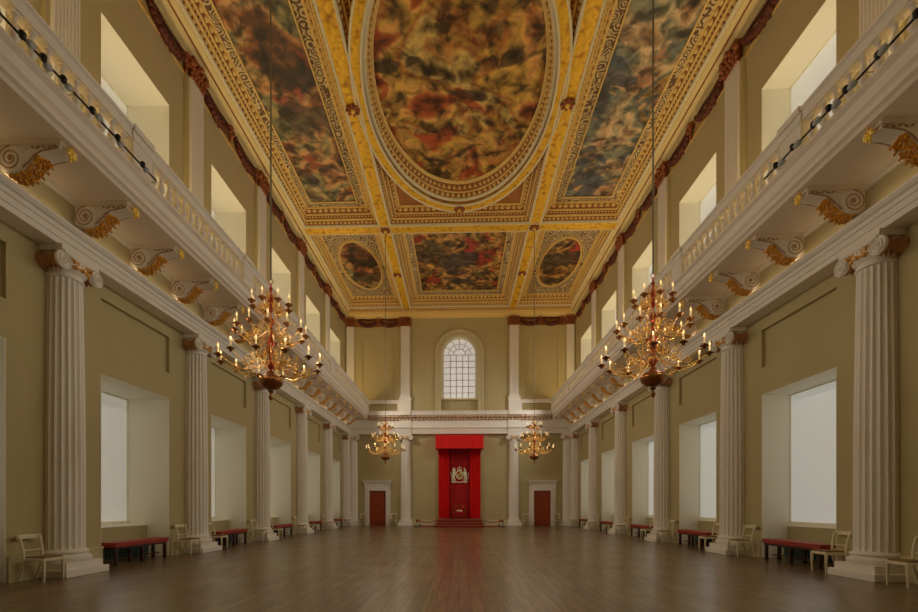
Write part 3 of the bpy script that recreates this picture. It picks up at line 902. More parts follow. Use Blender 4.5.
def coffer(x0, x1, y0, y1, ins, label):
    """sloping moulded ring from rib edges up to the panel; ins=(left,right,near,far)"""
    l, r, n_, f_ = ins
    z0, z1 = ZR + 0.06, ZP - 0.02
    A = [(x0, y0), (x1, y0), (x1, y1), (x0, y1)]
    B = [(x0 + l, y0 + n_), (x1 - r, y0 + n_), (x1 - r, y1 - f_), (x0 + l, y1 - f_)]
    mb = MB()
    for i in range(4):
        j = (i + 1) % 4
        # back strip, full height behind slope
        mb.add([(*A[i], z0), (*A[j], z0), (*B[j], z1), (*B[i], z1)], [(0, 1, 2, 3)])
    o = trim(mb, M['band'], 'russet sloping ground of the %s coffer' % label)
    # fillets
    mb = MB(); mg = MB()
    for t, w in ((0.0, 0.065), (0.34, 0.05), (0.62, 0.04), (1.0, 0.06)):
        P = [(A[i][0] * (1 - t) + B[i][0] * t, A[i][1] * (1 - t) + B[i][1] * t) for i in range(4)]
        z = z0 * (1 - t) + z1 * t
        for i in range(4):
            j = (i + 1) % 4
            (mb if t in (0.0, 0.36) else mg).tube([(*P[i], z - 0.015), (*P[j], z - 0.015)], w, 6)
    trim(mb, M['cream'], 'cream fillets of the %s coffer' % label)
    for i in range(4):
        j = (i + 1) % 4
        a0, a1, b0, b1 = Vector((*A[i], z0)), Vector((*A[j], z0)), Vector((*B[i], z1)), Vector((*B[j], z1))
        for tt, step, rr in ((0.17, 0.2, 0.07), (0.48, 0.15, 0.045), (0.82, 0.27, 0.10)):
            p, q = a0.lerp(b0, tt), a1.lerp(b1, tt)
            L = (q - p).length; k = max(1, int(L / step))
            d = (q - p).normalized()
            for m in range(k):
                c = p.lerp(q, (m + 0.5) / k)
                alongx = abs(d.x) > abs(d.y)
                mg.ball(c, rr * (1.1 if alongx else 0.8), rr * (0.8 if alongx else 1.1), rr * 0.9, 6, 4)
    trim(mg, M['moulding'], 'pale gold beads and eggs of the %s coffer' % label, smooth=0.9)
    return (B[0][0], B[1][0], B[0][1], B[2][1])

def rect_ring(mb, o, i, z0, z1):
    (a0, a1, b0, b1), (c0, c1, d0, d1) = o, i
    mb.box(a0, c0, b0, b1, z0, z1).box(c1, a1, b0, b1, z0, z1).box(c0, c1, b0, d0, z0, z1).box(c0, c1, d1, b1, z0, z1)

FL = (226, 168, 118)
CM = [
    canvas_mat('painted_canvas_a', 1, [(0.30, (60, 40, 26)), (0.38, (150, 92, 48)), (0.44, (222, 170, 112)), (0.49, (176, 160, 106)), (0.56, (120, 128, 94)), (0.62, (206, 186, 130)), (0.70, (80, 62, 44))], (176, 76, 50), (84, 66, 52), 0.8),
    canvas_mat('painted_canvas_b', 2, [(0.30, (70, 56, 46)), (0.38, (180, 140, 104)), (0.44, (226, 200, 160)), (0.50, (150, 150, 126)), (0.57, (104, 118, 120)), (0.63, (216, 170, 92)), (0.72, (56, 60, 70))], (206, 150, 112), (50, 68, 100), 0.8),
    canvas_mat('painted_canvas_c', 3, [(0.30, (64, 40, 26)), (0.38, (170, 110, 50)), (0.45, (226, 180, 100)), (0.52, (170, 120, 56)), (0.58, (100, 92, 64)), (0.65, (206, 160, 84)), (0.72, (60, 46, 36))], (184, 44, 38), (76, 66, 56), 0.85),
    canvas_mat('painted_canvas_d', 4, [(0.28, (60, 36, 24)), (0.36, (176, 90, 44)), (0.43, (232, 178, 104)), (0.49, (214, 176, 84)), (0.55, (190, 122, 60)), (0.62, (224, 196, 120)), (0.70, (90, 64, 38))], (180, 74, 42), (70, 54, 42), 0.66),
]
def painting(name_label, kind, box_o, box_i, mat, border=True):
    a0, a1, b0, b1 = box_o
    cx, cy = (a0 + a1) / 2, (b0 + b1) / 2
    root = empty('ceiling_painting', (cx, cy, ZP)); tag(root, name_label, 'painting', 'painted canvases set in the gilt ceiling')
    S_ = lambda t: (t[0] - cx, t[1] - cx, t[2] - cy, t[3] - cy)
    if kind == 'rect':
        i = S_(box_i)
        MB().box(i[0], i[1], i[2], i[3], -0.03, -0.005).build('canvas', mat, root)
        mb = MB(); rect_ring(mb, S_(box_o), i, -0.04, -0.005); mb.build('border', M['scroll'], root)
        mb = MB(); g = 0.05
        rect_ring(mb, (i[0] - g, i[1] + g, i[2] - g, i[3] + g), i, -0.08, -0.005)
        o = S_(box_o); rect_ring(mb, o, (o[0] + g, o[1] - g, o[2] + g, o[3] - g), -0.09, -0.005)
        mb.build('fillet', M['moulding'], root)
    return root, cx, cy

def ell(rx, ry, n=72):
    return [(rx * math.cos(2 * PI * k / n), ry * math.sin(2 * PI * k / n)) for k in range(n)]
def ell_band(mb, e0, z0, e1, z1, thick=0.0):
    n = len(e0)
    mb.add([(*p, z0) for p in e0] + [(*p, z1) for p in e1], [(i, (i + 1) % n, (i + 1) % n + n, i + n) for i in range(n)])
def ell_beads(mb, rx, ry, z, step, r, sc=(1, 1, 1)):
    # even steps along an ellipse
    N = 400; P = ell(rx, ry, N); acc = 0; last = P[0]; mb.ball((P[0][0], P[0][1], z), r * sc[0], r * sc[1], r * sc[2], 6, 4)
    for p in P[1:]:
        acc += math.hypot(p[0] - last[0], p[1] - last[1]); last = p
        if acc >= step:
            acc = 0; mb.ball((p[0], p[1], z), r * sc[0], r * sc[1], r * sc[2], 6, 4)

XI = RB - RW; XJ = RB + RW
# far row
b = coffer(-XI, XI, YC1, YEND, (0.5, 0.5, 0.5, 0.35), 'far centre')
painting('large rectangular ochre and red painting in the far centre of the ceiling', 'rect', b, (-2.47, 2.47, 23.7, 30.3), CM[2])
for s, nm in SIDES:
    x0, x1 = (XJ, XO) if s > 0 else (-XO, -XJ)
    ins = (0.5, 0.25) if s > 0 else (0.25, 0.5)
    b = coffer(x0, x1, YC1, YEND, (ins[0], ins[1], 0.5, 0.35), 'far ' + nm)
    a0, a1, b0, b1 = b; cx, cy = s * 5.86, 27.2
    root = empty('ceiling_painting', (cx, cy, ZP)); tag(root, 'small oval painting in the far %s corner panel of the ceiling' % nm, 'painting', 'oval paintings in the far corners')
    MB().prism(ell(1.08, 2.65), 'z', -0.06, -0.015).build('canvas', CM[0 if s < 0 else 2], root)
    mb = MB().box(a0 - cx, a1 - cx, b0 - cy, b1 - cy, -0.04, -0.005)
    mb.build('border', M['scroll'], root)
    mb = MB()
    for (p, q, z) in ((1.08, 1.16, -0.10), (1.22, 1.25, -0.07)):
        e0, e1 = ell(p, p + 1.57), ell(q, q + 1.57)
        ell_band(mb, e0, z, e1, z); ell_band(mb, e0, -0.005, e0, z); ell_band(mb, e1, z, e1, -0.005)
    g = 0.05; rect_ring(mb, (a0 - cx, a1 - cx, b0 - cy, b1 - cy), (a0 - cx + g, a1 - cx - g, b0 - cy + g, b1 - cy - g), -0.09, -0.005)
    mb.build('fillet', M['moulding'], root)
    # middle row long canvases
    b = coffer(x0, x1, YD1, YC0, (ins[0], ins[1], 0.5, 0.5), 'long ' + nm)
    bi = (4.84, 7.0, YD1 + 0.9, 21.3) if s > 0 else (-7.0, -4.84, YD1 + 0.9, 21.3)
    painting('long %s painting down the %s side of the ceiling' % ('green and flesh toned' if s < 0 else 'blue and grey', nm), 'rect', b, bi, CM[0 if s < 0 else 1])
# centre: oval in a coffer with spandrels
OC = 15.55
OA, OB = 5.62, 3.52
b = coffer(-XI, XI, YD1, YC0, (0.5, 0.5, 0.45, 0.45), 'central oval')
trim(MB().box(b[0], b[1], b[2], b[3], ZP - 0.012, ZP), M['band'], 'russet ground of the spandrels around the big oval')
root = empty('ceiling_painting', (0, OC, ZP)); tag(root, 'huge oval painting in the middle of the ceiling', 'painting')
MB().prism(ell(2.98, 4.72, 96), 'z', -0.06, -0.02).build('canvas', CM[3], root)
zr = ZR - ZP - 0.01
mb = MB()
e_out, e_in = ell(OB, OA, 96), ell(OB - 0.34, OA - 0.42, 96)
ell_band(mb, e_out, zr, e_in, zr); ell_band(mb, e_out, -0.02, e_out, zr); ell_band(mb, e_in, zr, e_in, zr + 0.12)
mb.build('gilt_ring', M['rib'], root)
mb = MB()
e1 = ell(OB - 0.36, OA - 0.46, 96); e2 = ell(2.90, 4.55, 96)
ell_band(mb, e1, zr + 0.10, e2, -0.06)
mb.build('sloping_ring', M['band'], root)
mb = MB()
for (p, q, z, w) in ((OB - 0.34, OA - 0.42, zr, 0.045), (OB - 0.42, OA - 0.58, zr + 0.16, 0.07), (OB, OA, zr, 0.04)):
    P = [(x, y, z) for x, y in ell(p, q, 96)]; P.append(P[0]); mb.tube(P, w, 6)
mb.build('cream_fillet', M['cream'], root, smooth=0.9)
mb = MB()
ell_beads(mb, 3.06, 4.93, zr + 0.27, 0.22, 0.08); ell_beads(mb, 2.96, 4.70, zr + 0.46, 0.20, 0.07)
for (p, q, z, w) in ((2.90, 4.56, -0.10, 0.08), (3.02, 4.86, zr + 0.36, 0.035)):
    P = [(x, y, z) for x, y in ell(p, q, 96)]; P.append(P[0]); mb.tube(P, w, 6)
mb.build('bead_moulding', M['moulding'], root, smooth=0.9)

# bosses
def boss():
    root = empty('ceiling_boss'); tag(root, 'x', 'ceiling boss', 'gilt and russet bosses on the ceiling ribs')
    mb = MB()
    for k in range(8):
        a = 2 * PI * k / 8
        rot = Matrix.Rotation(a, 3, 'Z')
        mb.ball(rot @ Vector((0.15, 0, -0.04)), 0.12, 0.065, 0.05, 8, 5, rot)
    mb.build('petals', M['capital'], root, smooth=0.8)
    MB().ball((0, 0, -0.08), 0.08, 0.08, 0.08, 8, 5).build('centre', M['gilt_flower'], root, smooth=0.8)
    return root
b0 = boss(); T = tree_of(b0); first = True
for (x, y, z, l) in ((-RB, 22.49, ZR, 'where the left rib crosses the farther cross rib'), (RB, 22.49, ZR, 'where the right rib crosses the farther cross rib'),
                  (-RB, 26.9, ZR, 'halfway along the far part of the left rib'), (RB, 26.9, ZR, 'halfway along the far part of the right rib'),
                  (-RB, 15.6, ZR, 'on the left rib beside the big oval'), (RB, 15.6, ZR, 'on the right rib beside the big oval'),
                  (0, OC + OA - 0.2, ZR, 'at the far tip of the big oval ring')):
    place(T, first, (x, y, z - 0.01), 0, 'round gilt and russet boss ' + l); first = False

# ------------------------------------------------------------------ chandeliers
def arm_parts(Rr, za, zp, tier):
    """arm lies in local xz plane"""
    mb = MB()
    pts = []
    for k in range(15):
        t = k / 14
        x = 0.05 + (Rr - 0.05) * t
        z = za + (zp - za) * (t ** 2.2) - 0.26 * (0.5 + 0.5 * Rr) * math.sin(PI * min(1, t * 1.02)) * (1 - 0.15 * t)
        pts.append((x, 0, z))
    mb.tube(pts, 0.010, 5)
    # scroll near the stem and a counter-curl
    sp = []
    for k in range(16):
        t = k / 15; a = -PI / 2 + t * 2.6 * PI; r = 0.10 * (0.6 + Rr * 0.5) * (1 - 0.75 * t)
        sp.append((0.35 * Rr + 0.05 + r * math.cos(a), 0, za - 0.03 + r * math.sin(a)))
    mb.tube(sp, 0.008, 5)
    sp = []
    for k in range(12):
        t = k / 11; a = PI / 2 + t * 2.2 * PI; r = 0.07 * (0.6 + Rr * 0.5) * (1 - 0.7 * t)
        sp.append((0.70 * Rr + r * math.cos(a), 0, zp - 0.16 * (0.5 + 0.5 * Rr) + 0.0 + r * math.sin(a)))
    mb.tube(sp, 0.0075, 5)
    mb.ball((Rr * 0.5, 0, za - 0.12 * Rr - 0.05), 0.028)
    pan = MB().lathe([(0.012, -0.05), (0.03, -0.035), (0.02, -0.02), (0.065, 0.0), (0.075, 0.012), (0.05, 0.008), (0.022, 0.01), (0.022, 0.035), (0.03, 0.045)], (Rr, 0, zp), 10)
    can = MB().lathe([(0.014, 0.04), (0.014, 0.145)], (Rr, 0, zp), 8)
    fl = MB().lathe([(0.006, 0.145), (0.018, 0.165), (0.016, 0.185), (0.003, 0.225)], (Rr, 0, zp), 8)
    out = []
    for m_, mt, nm in ((mb, 'brass', 'arm'), (pan, 'brass_dark', 'drip_pan'), (can, 'candle', 'candle'), (fl, 'flame', 'flame')):
        o = m_.build(nm, M[mt], None, smooth=0.8); me = o.data; bpy.data.objects.remove(o); out.append(me)
    return out
TI = [(0.93, 4.20, 4.14, 12), (0.65, 4.78, 4.73, 12), (0.36, 5.31, 5.26, 8)]
TM = [arm_parts(*t[:2], t[2], i) for i, t in enumerate(TI)]
def chandelier(x, y, label, group, up):
    root = empty('chandelier', (x, y, 0)); tag(root, label, 'chandelier', group)
    mb = MB().lathe([(0.012, 3.43), (0.035, 3.46), (0.045, 3.50), (0.02, 3.54), (0.02, 3.57), (0.05, 3.59), (0.06, 3.61), (0.03, 3.63)], (0, 0, 0), 14)
    mb.build('finial', M['brass_dark'], root, smooth=0.8)
    MB().lathe([(0.04, 3.64), (0.13, 3.66), (0.205, 3.72), (0.238, 3.79), (0.232, 3.83), (0.18, 3.885), (0.09, 3.92), (0.06, 3.99)], (0, 0, 0), 24).build('bowl', M['brass_dark'], root, smooth=0.8)
    prof = []
    z = 3.98
    pr = [(0.06, 0), (0.03, 0.04), (0.05, 0.08), (0.085, 0.13), (0.085, 0.17), (0.05, 0.22), (0.025, 0.28), (0.03, 0.34), (0.06, 0.38), (0.03, 0.42)]
    for q in range(4):
        sc = 1 - 0.12 * q
        prof += [(r * sc, z + h) for r, h in pr]
        z += 0.41
    prof += [(0.02, z), (0.015, 5.70)]
    MB().lathe(prof, (0, 0, 0), 14).build('stem', M['stem'], root, smooth=0.7)
    mb = MB()
    P = [(0.03 + 0.0, 5.80), ]
    mb.tube([(0.045 * math.cos(2 * PI * k / 12), 0, 5.735 + 0.045 * math.sin(2 * PI * k / 12)) for k in range(13)], 0.009, 5)
    mb.build('hook', M['brass_dark'], root)
    MB().tube([(0, 0, 5.77), (0, 0, 9), (0, 0, up)], 0.017, 6).build('suspension_rod', M['cable'], root)
    for (zc, rr, nn) in ((4.36, 0.16, 8), (4.98, 0.13, 8), (5.46, 0.08, 6)):
        mb = MB()
        for k in range(nn):
            a = 2 * PI * (k + 0.5) / nn; ca, sa = math.cos(a), math.sin(a)
            sp = []
            for m in range(14):
                t = m / 13; b_ = -PI / 2 + t * 2.3 * PI; r = rr * 0.75 * (1 - 0.7 * t)
                u = rr + r * math.cos(b_); sp.append((u * ca, u * sa, zc + r * 1.3 * math.sin(b_)))
            mb.tube([(0.02 * ca, 0.02 * sa, zc - 0.12 * rr)] + sp, 0.008, 4)
        mb.build('stem_scrolls', M['brass'], root, smooth=0.8)
    for ti, (Rr, za, zp, n_) in enumerate(TI):
        for k in range(n_):
            a = 2 * PI * (k + 0.35 * ti + 0.25) / n_
            A = bpy.data.objects.new('arm', TM[ti][0]); COL.objects.link(A); A.parent = root; A.rotation_euler = (0, 0, a)
            for me, nm in zip(TM[ti][1:], ('drip_pan', 'candle', 'flame')):
                o = bpy.data.objects.new(nm, me); COL.objects.link(o); o.parent = A
    return root
chandelier(-3.66, 8.76, 'large brass candle chandelier hanging near the camera on the left', 'nearer pair of chandeliers', ZR)
chandelier(3.66, 8.76, 'large brass candle chandelier hanging near the camera on the right', 'nearer pair of chandeliers', ZR)
chandelier(-3.66, 22.49, 'distant brass candle chandelier in front of the left door', 'farther pair of chandeliers', ZR)
chandelier(3.66, 22.49, 'distant brass candle chandelier in front of the right door', 'farther pair of chandeliers', ZR)

# ------------------------------------------------------------------ benches
def bench():
    root = empty('bench'); tag(root, 'x', 'bench', 'red topped benches under the windows')
    L = 0.96
    MB().box(-0.22, 0.22, -L, L, 0.43, 0.54).build('seat', M['red_seat'], root, bevel=0.01)
    mb = MB().box(-0.19, 0.19, -L + 0.04, L - 0.04, 0.38, 0.43)
    mb.build('apron', M['dark_wood'], root)
    for yy in (-L + 0.09, 0, L - 0.09):
        for xx in (-0.16, 0.16):
            MB().prism([(xx - 0.032, yy - 0.032), (xx + 0.032, yy - 0.032), (xx + 0.032, yy + 0.032), (xx - 0.032, yy + 0.032)], 'z', 0, 0.38).build('leg', M['dark_wood'], root, bevel=0.006)
    mb = MB().box(-0.015, 0.015, -L + 0.1, L - 0.1, 0.12, 0.15)
    mb.build('stretcher', M['dark_wood'], root)
    return root
be = bench(); T = tree_of(be); first = True
for s, nm in SIDES:
    for i, c in enumerate(BAYC):
        if i == 0 and s > 0: continue
        place(T, first, (s * 8.05, c - 0.17, 0), R(s), 'red leather bench on dark legs under the %s windows, %s from the camera' % (nm, ORD[i if s < 0 else i - 1])); first = False
def radiator():
    root = empty('radiator'); tag(root, 'x', 'radiator', 'low radiators behind the benches')
    mb = MB()
    for k in range(22):
        y = -1.0 + k * 2.0 / 21
        mb.box(-0.04, 0.04, y - 0.03, y + 0.03, 0.08, 0.34)
    mb.build('fins', M['radiator'], root)
    MB().box(-0.055, 0.055, -1.05, 1.05, 0.33, 0.37).box(-0.02, 0.02, -1.05, 1.05, 0.06, 0.09).build('casing', M['radiator'], root)
    for yy in (-0.9, 0.9):
        MB().box(-0.05, 0.05, yy - 0.02, yy + 0.02, 0, 0.08).build('foot', M['radiator'], root)
    return root
ra = radiator(); T = tree_of(ra); first = True
for s, nm in SIDES:
    for i, c in enumerate(BAYC):
        if i == 0 and s > 0: continue
        place(T, first, (s * 8.60, c, 0), R(s), 'low green-grey radiator behind the %s bench, %s from the camera' % (nm, ORD[i if s < 0 else i - 1])); first = False

# ------------------------------------------------------------------ chairs (facing +x locally, back towards the wall)
def chair():
    root = empty('side_chair'); tag(root, 'x', 'chair', 'ivory painted side chairs')
    w = 0.21
    for sy in (-1, 1):
        mb = MB(); mb.tube([(0.20, sy * w * 0.95, 0.0), (0.205, sy * w * 0.95, 0.18), (0.20, sy * w * 0.95, 0.40)], 0.028, 8, [0.6, 0.8, 1.1])
        mb.build('leg', M['chair'], root, smooth=0.8)
        mb = MB(); mb.tube([(-0.30, sy * w * 0.8, 0.0), (-0.25, sy * w * 0.83, 0.15), (-0.20, sy * w * 0.86, 0.32), (-0.19, sy * w * 0.88, 0.43)], 0.026, 8, [0.7, 0.9, 1.1, 1.1])
        mb.build('leg', M['chair'], root, smooth=0.8)
        mb = MB(); mb.tube([(-0.19, sy * w * 0.88, 0.42), (-0.20, sy * w * 0.90, 0.58), (-0.235, sy * w * 0.95, 0.74), (-0.27, sy * w * 0.98, 0.83)], 0.025, 8)
        mb.build('back_post', M['chair'], root, smooth=0.8)
    mb = MB()
    fr = [(0.225, -w), (0.225, w), (-0.21, w * 0.86), (-0.21, -w * 0.86)]
    mb.prism([(0.225, -w), (0.225, w), (-0.21, w * 0.88), (-0.21, -w * 0.88)], 'z', 0.375, 0.43)
    mb.build('seat_frame', M['chair'], root, bevel=0.01)
    MB().prism([(0.21, -w * 0.93), (0.21, w * 0.93), (-0.18, w * 0.8), (-0.18, -w * 0.8)], 'z', 0.43, 0.455).build('seat_pad', M['chair_pad'], root, bevel=0.008)
    mb = MB()
    n_ = 10
    for k in range(n_):
        a = -1 + 2 * k / n_; b_ = -1 + 2 * (k + 1) / n_
        for (p, q) in ((a, b_),):
            x0 = -0.27 - 0.045 * (1 - p * p); x1 = -0.27 - 0.045 * (1 - q * q)
            y0, y1 = p * w * 1.08, q * w * 1.08
            vs = [(x0 - 0.012, y0, 0.775), (x1 - 0.012, y1, 0.775), (x1 + 0.012, y1, 0.775), (x0 + 0.012, y0, 0.775),
                  (x0 - 0.025, y0, 0.855), (x1 - 0.025, y1, 0.855), (x1 - 0.0, y1, 0.855), (x0 - 0.0, y0, 0.855)]
            mb.add(vs, [(0, 1, 2, 3), (4, 7, 6, 5), (0, 4, 5, 1), (3, 2, 6, 7)] + ([(0, 3, 7, 4)] if k == 0 else []) + ([(1, 5, 6, 2)] if k == n_ - 1 else []))
    mb.build('top_rail', M['chair'], root, smooth=0.6)
    MB().tube([(-0.205, -w * 0.9, 0.57), (-0.225, 0, 0.565), (-0.205, w * 0.9, 0.57)], 0.014, 6).build('cross_rail', M['chair'], root, smooth=0.8)
    return root
ch = chair(); T = tree_of(ch); first = True
for s, nm in SIDES:
    for i, y in enumerate(COLY):
        o = place(T, first, (s * 7.70, y - 0.82 if i else (8.22 if s < 0 else 8.05), 0), R(s) + random.uniform(-0.08, 0.08), 'ivory side chair just before the %s fluted column on the %s side' % (ORD[i], nm)); first = False
        if i == 5: continue
        if i == 0 and s < 0: continue
        place(T, False, (s * 7.72, y + 0.79, 0), R(s) + random.uniform(-0.10, 0.10), 'ivory side chair just beyond the %s fluted column on the %s side' % (ORD[i], nm))
for x, l in ((-6.79, 'to the left of the left door'), (-4.62, 'between the left door and an end column'), (4.64, 'between an end column and the right door'), (6.79, 'to the right of the right door')):
    place(T, False, (x, YE - 0.42, 0), -PI / 2 + random.uniform(-0.05, 0.05), 'ivory side chair on the end wall ' + l)

# ------------------------------------------------------------------ doors of the end wall
for k, (sg, nm) in enumerate(SIDES):
    d = empty('door_%d' % (k + 1), (sg * DX, YE, 0)); struct(d, 'mahogany %s door in a white surround on the far end wall' % nm, 'door')
    for q in (-1, 1):
        cx = q * 0.29
        leaf = MB().box(cx - 0.285, cx + 0.285, 0.10, 0.15, 0.01, DH - 0.01)
        for (za, zb) in ((0.15, 0.75), (0.90, 1.55), (1.70, 2.32)):
            leaf.box(cx - 0.20, cx + 0.20, 0.08, 0.10, za, zb)
            leaf.box(cx - 0.15, cx + 0.15, 0.065, 0.08, za + 0.06, zb - 0.06)
        lf = leaf.build('door_leaf', M['door_wood'], d)
        MB().ball((q * 0.06, 0.06, 1.05), 0.028).build('knob', M['brass'], lf, smooth=0.8)
    mb = MB()
    for q in (-1, 1):
        mb.box(q * 0.585, q * 0.80, -0.10, 0, 0, 2.70)
        mb.box(q * 0.60, q * 0.70, -0.12, -0.10, 0, 2.62)
        mb.box(q * 0.80, q * 0.93, -0.05, 0, 0, 2.55)
    mb.box(-0.585, 0.585, -0.10, 0, DH, 2.70)
    mb.box(-0.82, 0.82, -0.08, 0, 2.70, 2.98)
    mb.box(-0.98, 0.98, -0.22, 0, 3.04, 3.12).box(-1.04, 1.04, -0.27, 0, 3.12, 3.17).box(-0.92, 0.92, -0.14, 0, 2.98, 3.04)
    mb.build('door_frame', M['white'], d)
    for q in (-1, 1):
        mb = MB(); mb.prism([(-0.20, 3.03), (-0.20, 2.93), (-0.15, 2.84), (-0.10, 2.72), (-0.11, 2.62), (-0.08, 2.56), (-0.05, 2.56), (-0.05, 3.03)], 'x', q * 0.80, q * 0.93)
        mb.build('console', M['white'], d)

# ------------------------------------------------------------------ canopy of state, throne, dais
CY = YE - 0.02
root = empty('throne_canopy', (0, CY, 0)); tag(root, 'tall red velvet canopy with curtains hung on the end wall', 'canopy')
def pleat(x0, x1, y, amp, n, z0, z1, th=0.02, seg=8):
    mb = MB(); N = n * seg
    fr = []
    for k in range(N + 1):
        t = k / N
        fr.append((x0 + (x1 - x0) * t, y + amp * math.sin(2 * PI * n * t)))
    prof = fr + [(x, yy + th) for x, yy in reversed(fr)]
    for a, b in zip(range(N), range(1, N + 1)):
        (xa, ya), (xb, yb) = fr[a], fr[b]
        vs = [(xa, ya, z0), (xb, yb, z0), (xb, yb + th, z0), (xa, ya + th, z0), (xa, ya, z1), (xb, yb, z1), (xb, yb + th, z1), (xa, ya + th, z1)]
        mb.add(vs, [(0, 1, 5, 4), (3, 7, 6, 2), (0, 3, 2, 1), (4, 5, 6, 7)] + ([(0, 4, 7, 3)] if a == 0 else []) + ([(1, 2, 6, 5)] if b == N else []))
    return mb
CD = 1.25    # projection of the tester
mb = pleat(-1.63, 1.63, -CD, 0.012, 7, 5.30, 6.20)
for sg in (-1, 1): mb.box(sg * 1.61, sg * 1.63, -CD, -0.02, 5.30, 6.20)
mb.build('valance', M['red_velvet'], root, smooth=0.8)
MB().box(-1.61, 1.61, -CD + 0.03, -0.02, 6.10, 6.17).build('tester', M['red_velvet'], root)
mb = MB()
for k in range(60):
    x = -1.6 + 3.2 * k / 59; mb.box(x - 0.018, x + 0.018, -CD - 0.015, -CD + 0.01, 5.25, 5.31)
mb.build('fringe', M['red_deep'], root)
for sg in (-1, 1):
    pleat(min(sg * 1.47, sg * 0.73), max(sg * 1.47, sg * 0.73), -0.30, 0.05, 6, 0.52, 6.08).build('side_curtain', M['red_velvet'], root, smooth=0.9)['label'] = 'bright red gathered curtain'
    MB().box(sg * 1.44, sg * 1.46, -CD + 0.1, -0.3, 5.0, 6.08).build('wing_curtain', M['red_velvet'], root)
pleat(-0.80, 0.80, -0.06, 0.012, 5, 0.52, 6.08).build('back_cloth', M['red_deep'], root, smooth=0.9)['label'] = 'dark red back cloth'
# coat of arms: crowned shield between a lion and a unicorn on a scroll, with garter
arms = MB(); y = -0.11
def blob(x, z, rx, rz, ry=0.03, ang=0):
    arms.ball((x, y, z), rx, ry, rz, 10, 6, Matrix.Rotation(ang, 3, 'Y'))
def limb(pts, r, tp=None):
    arms.tube([(a, y - 0.01, b) for a, b in pts], r, 7, tp)
ZC = 3.60
# lion (left, crowned) and unicorn (right)
for sg, uni in ((-1, 0), (1, 1)):
    X = lambda a: sg * a
    limb([(X(0.42), ZC - 0.28), (X(0.43), ZC - 0.10), (X(0.40), ZC + 0.08), (X(0.38), ZC + 0.20)], 0.105, [0.8, 0.9, 1.1, 0.8])
    limb([(X(0.43), ZC - 0.25), (X(0.53), ZC - 0.33), (X(0.45), ZC - 0.45), (X(0.52), ZC - 0.52)], 0.06, [1.2, 1, 0.8, 0.8])
    limb([(X(0.40), ZC - 0.27), (X(0.32), ZC - 0.36), (X(0.36), ZC - 0.46), (X(0.28), ZC - 0.50)], 0.055, [1.2, 1, 0.8, 0.8])
    limb([(X(0.36), ZC + 0.12), (X(0.26), ZC + 0.16), (X(0.22), ZC + 0.08)], 0.035)
    limb([(X(0.38), ZC + 0.02), (X(0.29), ZC - 0.03), (X(0.24), ZC - 0.10)], 0.035)
    if uni:
        limb([(X(0.38), ZC + 0.20), (X(0.42), ZC + 0.30)], 0.06)
        blob(X(0.36), ZC + 0.34, 0.10, 0.05, ang=0.5)
        limb([(X(0.38), ZC + 0.37), (X(0.32), ZC + 0.54)], 0.014, [1.2, 0.4])
        limb([(X(0.48), ZC - 0.2), (X(0.60), ZC - 0.22), (X(0.60), ZC + 0.02), (X(0.66), ZC + 0.12)], 0.022)
    else:
        blob(X(0.39), ZC + 0.30, 0.125, 0.125)
        blob(X(0.31), ZC + 0.28, 0.05, 0.045)
        arms.box(X(0.47), X(0.31), y - 0.03, y + 0.02, ZC + 0.40, ZC + 0.44)
        for q in (0.32, 0.39, 0.46): limb([(X(q), ZC + 0.43), (X(q), ZC + 0.50)], 0.014)
        limb([(X(0.48), ZC - 0.2), (X(0.60), ZC - 0.15), (X(0.56), ZC + 0.06), (X(0.64), ZC + 0.16)], 0.022)
# garter ring
arms.tube([(0.25 * math.cos(2 * PI * k / 28), y - 0.02, ZC - 0.02 + 0.29 * math.sin(2 * PI * k / 28)) for k in range(29)], 0.034, 6)
# crown
arms.box(-0.15, 0.15, y - 0.05, y + 0.02, ZC + 0.29, ZC + 0.34)
for a in (-0.12, 0, 0.12):
    limb([(a, ZC + 0.34), (a * 1.2, ZC + 0.43), (a * 0.4, ZC + 0.50), (0, ZC + 0.52)], 0.02)
blob(0, ZC + 0.56, 0.035, 0.035)
# motto scroll
limb([(-0.58, ZC - 0.50), (-0.42, ZC - 0.57), (-0.2, ZC - 0.52), (0, ZC - 0.58), (0.2, ZC - 0.52), (0.42, ZC - 0.57), (0.58, ZC - 0.50)], 0.04)
o = arms.build('coat_of_arms', M['silver_thread'], root, smooth=0.8); o['label'] = 'silver gilt coat of arms with lion, unicorn and crown'
mb = MB().prism([(-0.19, ZC + 0.20), (0.19, ZC + 0.20), (0.19, ZC - 0.05), (0.13, ZC - 0.18), (0, ZC - 0.27), (-0.13, ZC - 0.18), (-0.19, ZC - 0.05)], 'y', y - 0.045, y + 0.02)
sh = mb.build('shield', base_mat('shield_gold', (206, 190, 120), 0.5, 0.2, noise=0.2, nscale=9), o)
mb = MB()
mb.box(-0.012, 0.012, y - 0.052, y - 0.044, ZC - 0.24, ZC + 0.20).box(-0.185, 0.185, y - 0.052, y - 0.044, ZC - 0.02, ZC + 0.0)
mb.box(-0.17, -0.03, y - 0.05, y - 0.044, ZC + 0.03, ZC + 0.17); mb.box(0.03, 0.13, y - 0.05, y - 0.044, ZC - 0.16, ZC - 0.05)
mb.build('shield_quarters', M['red_deep'], o)

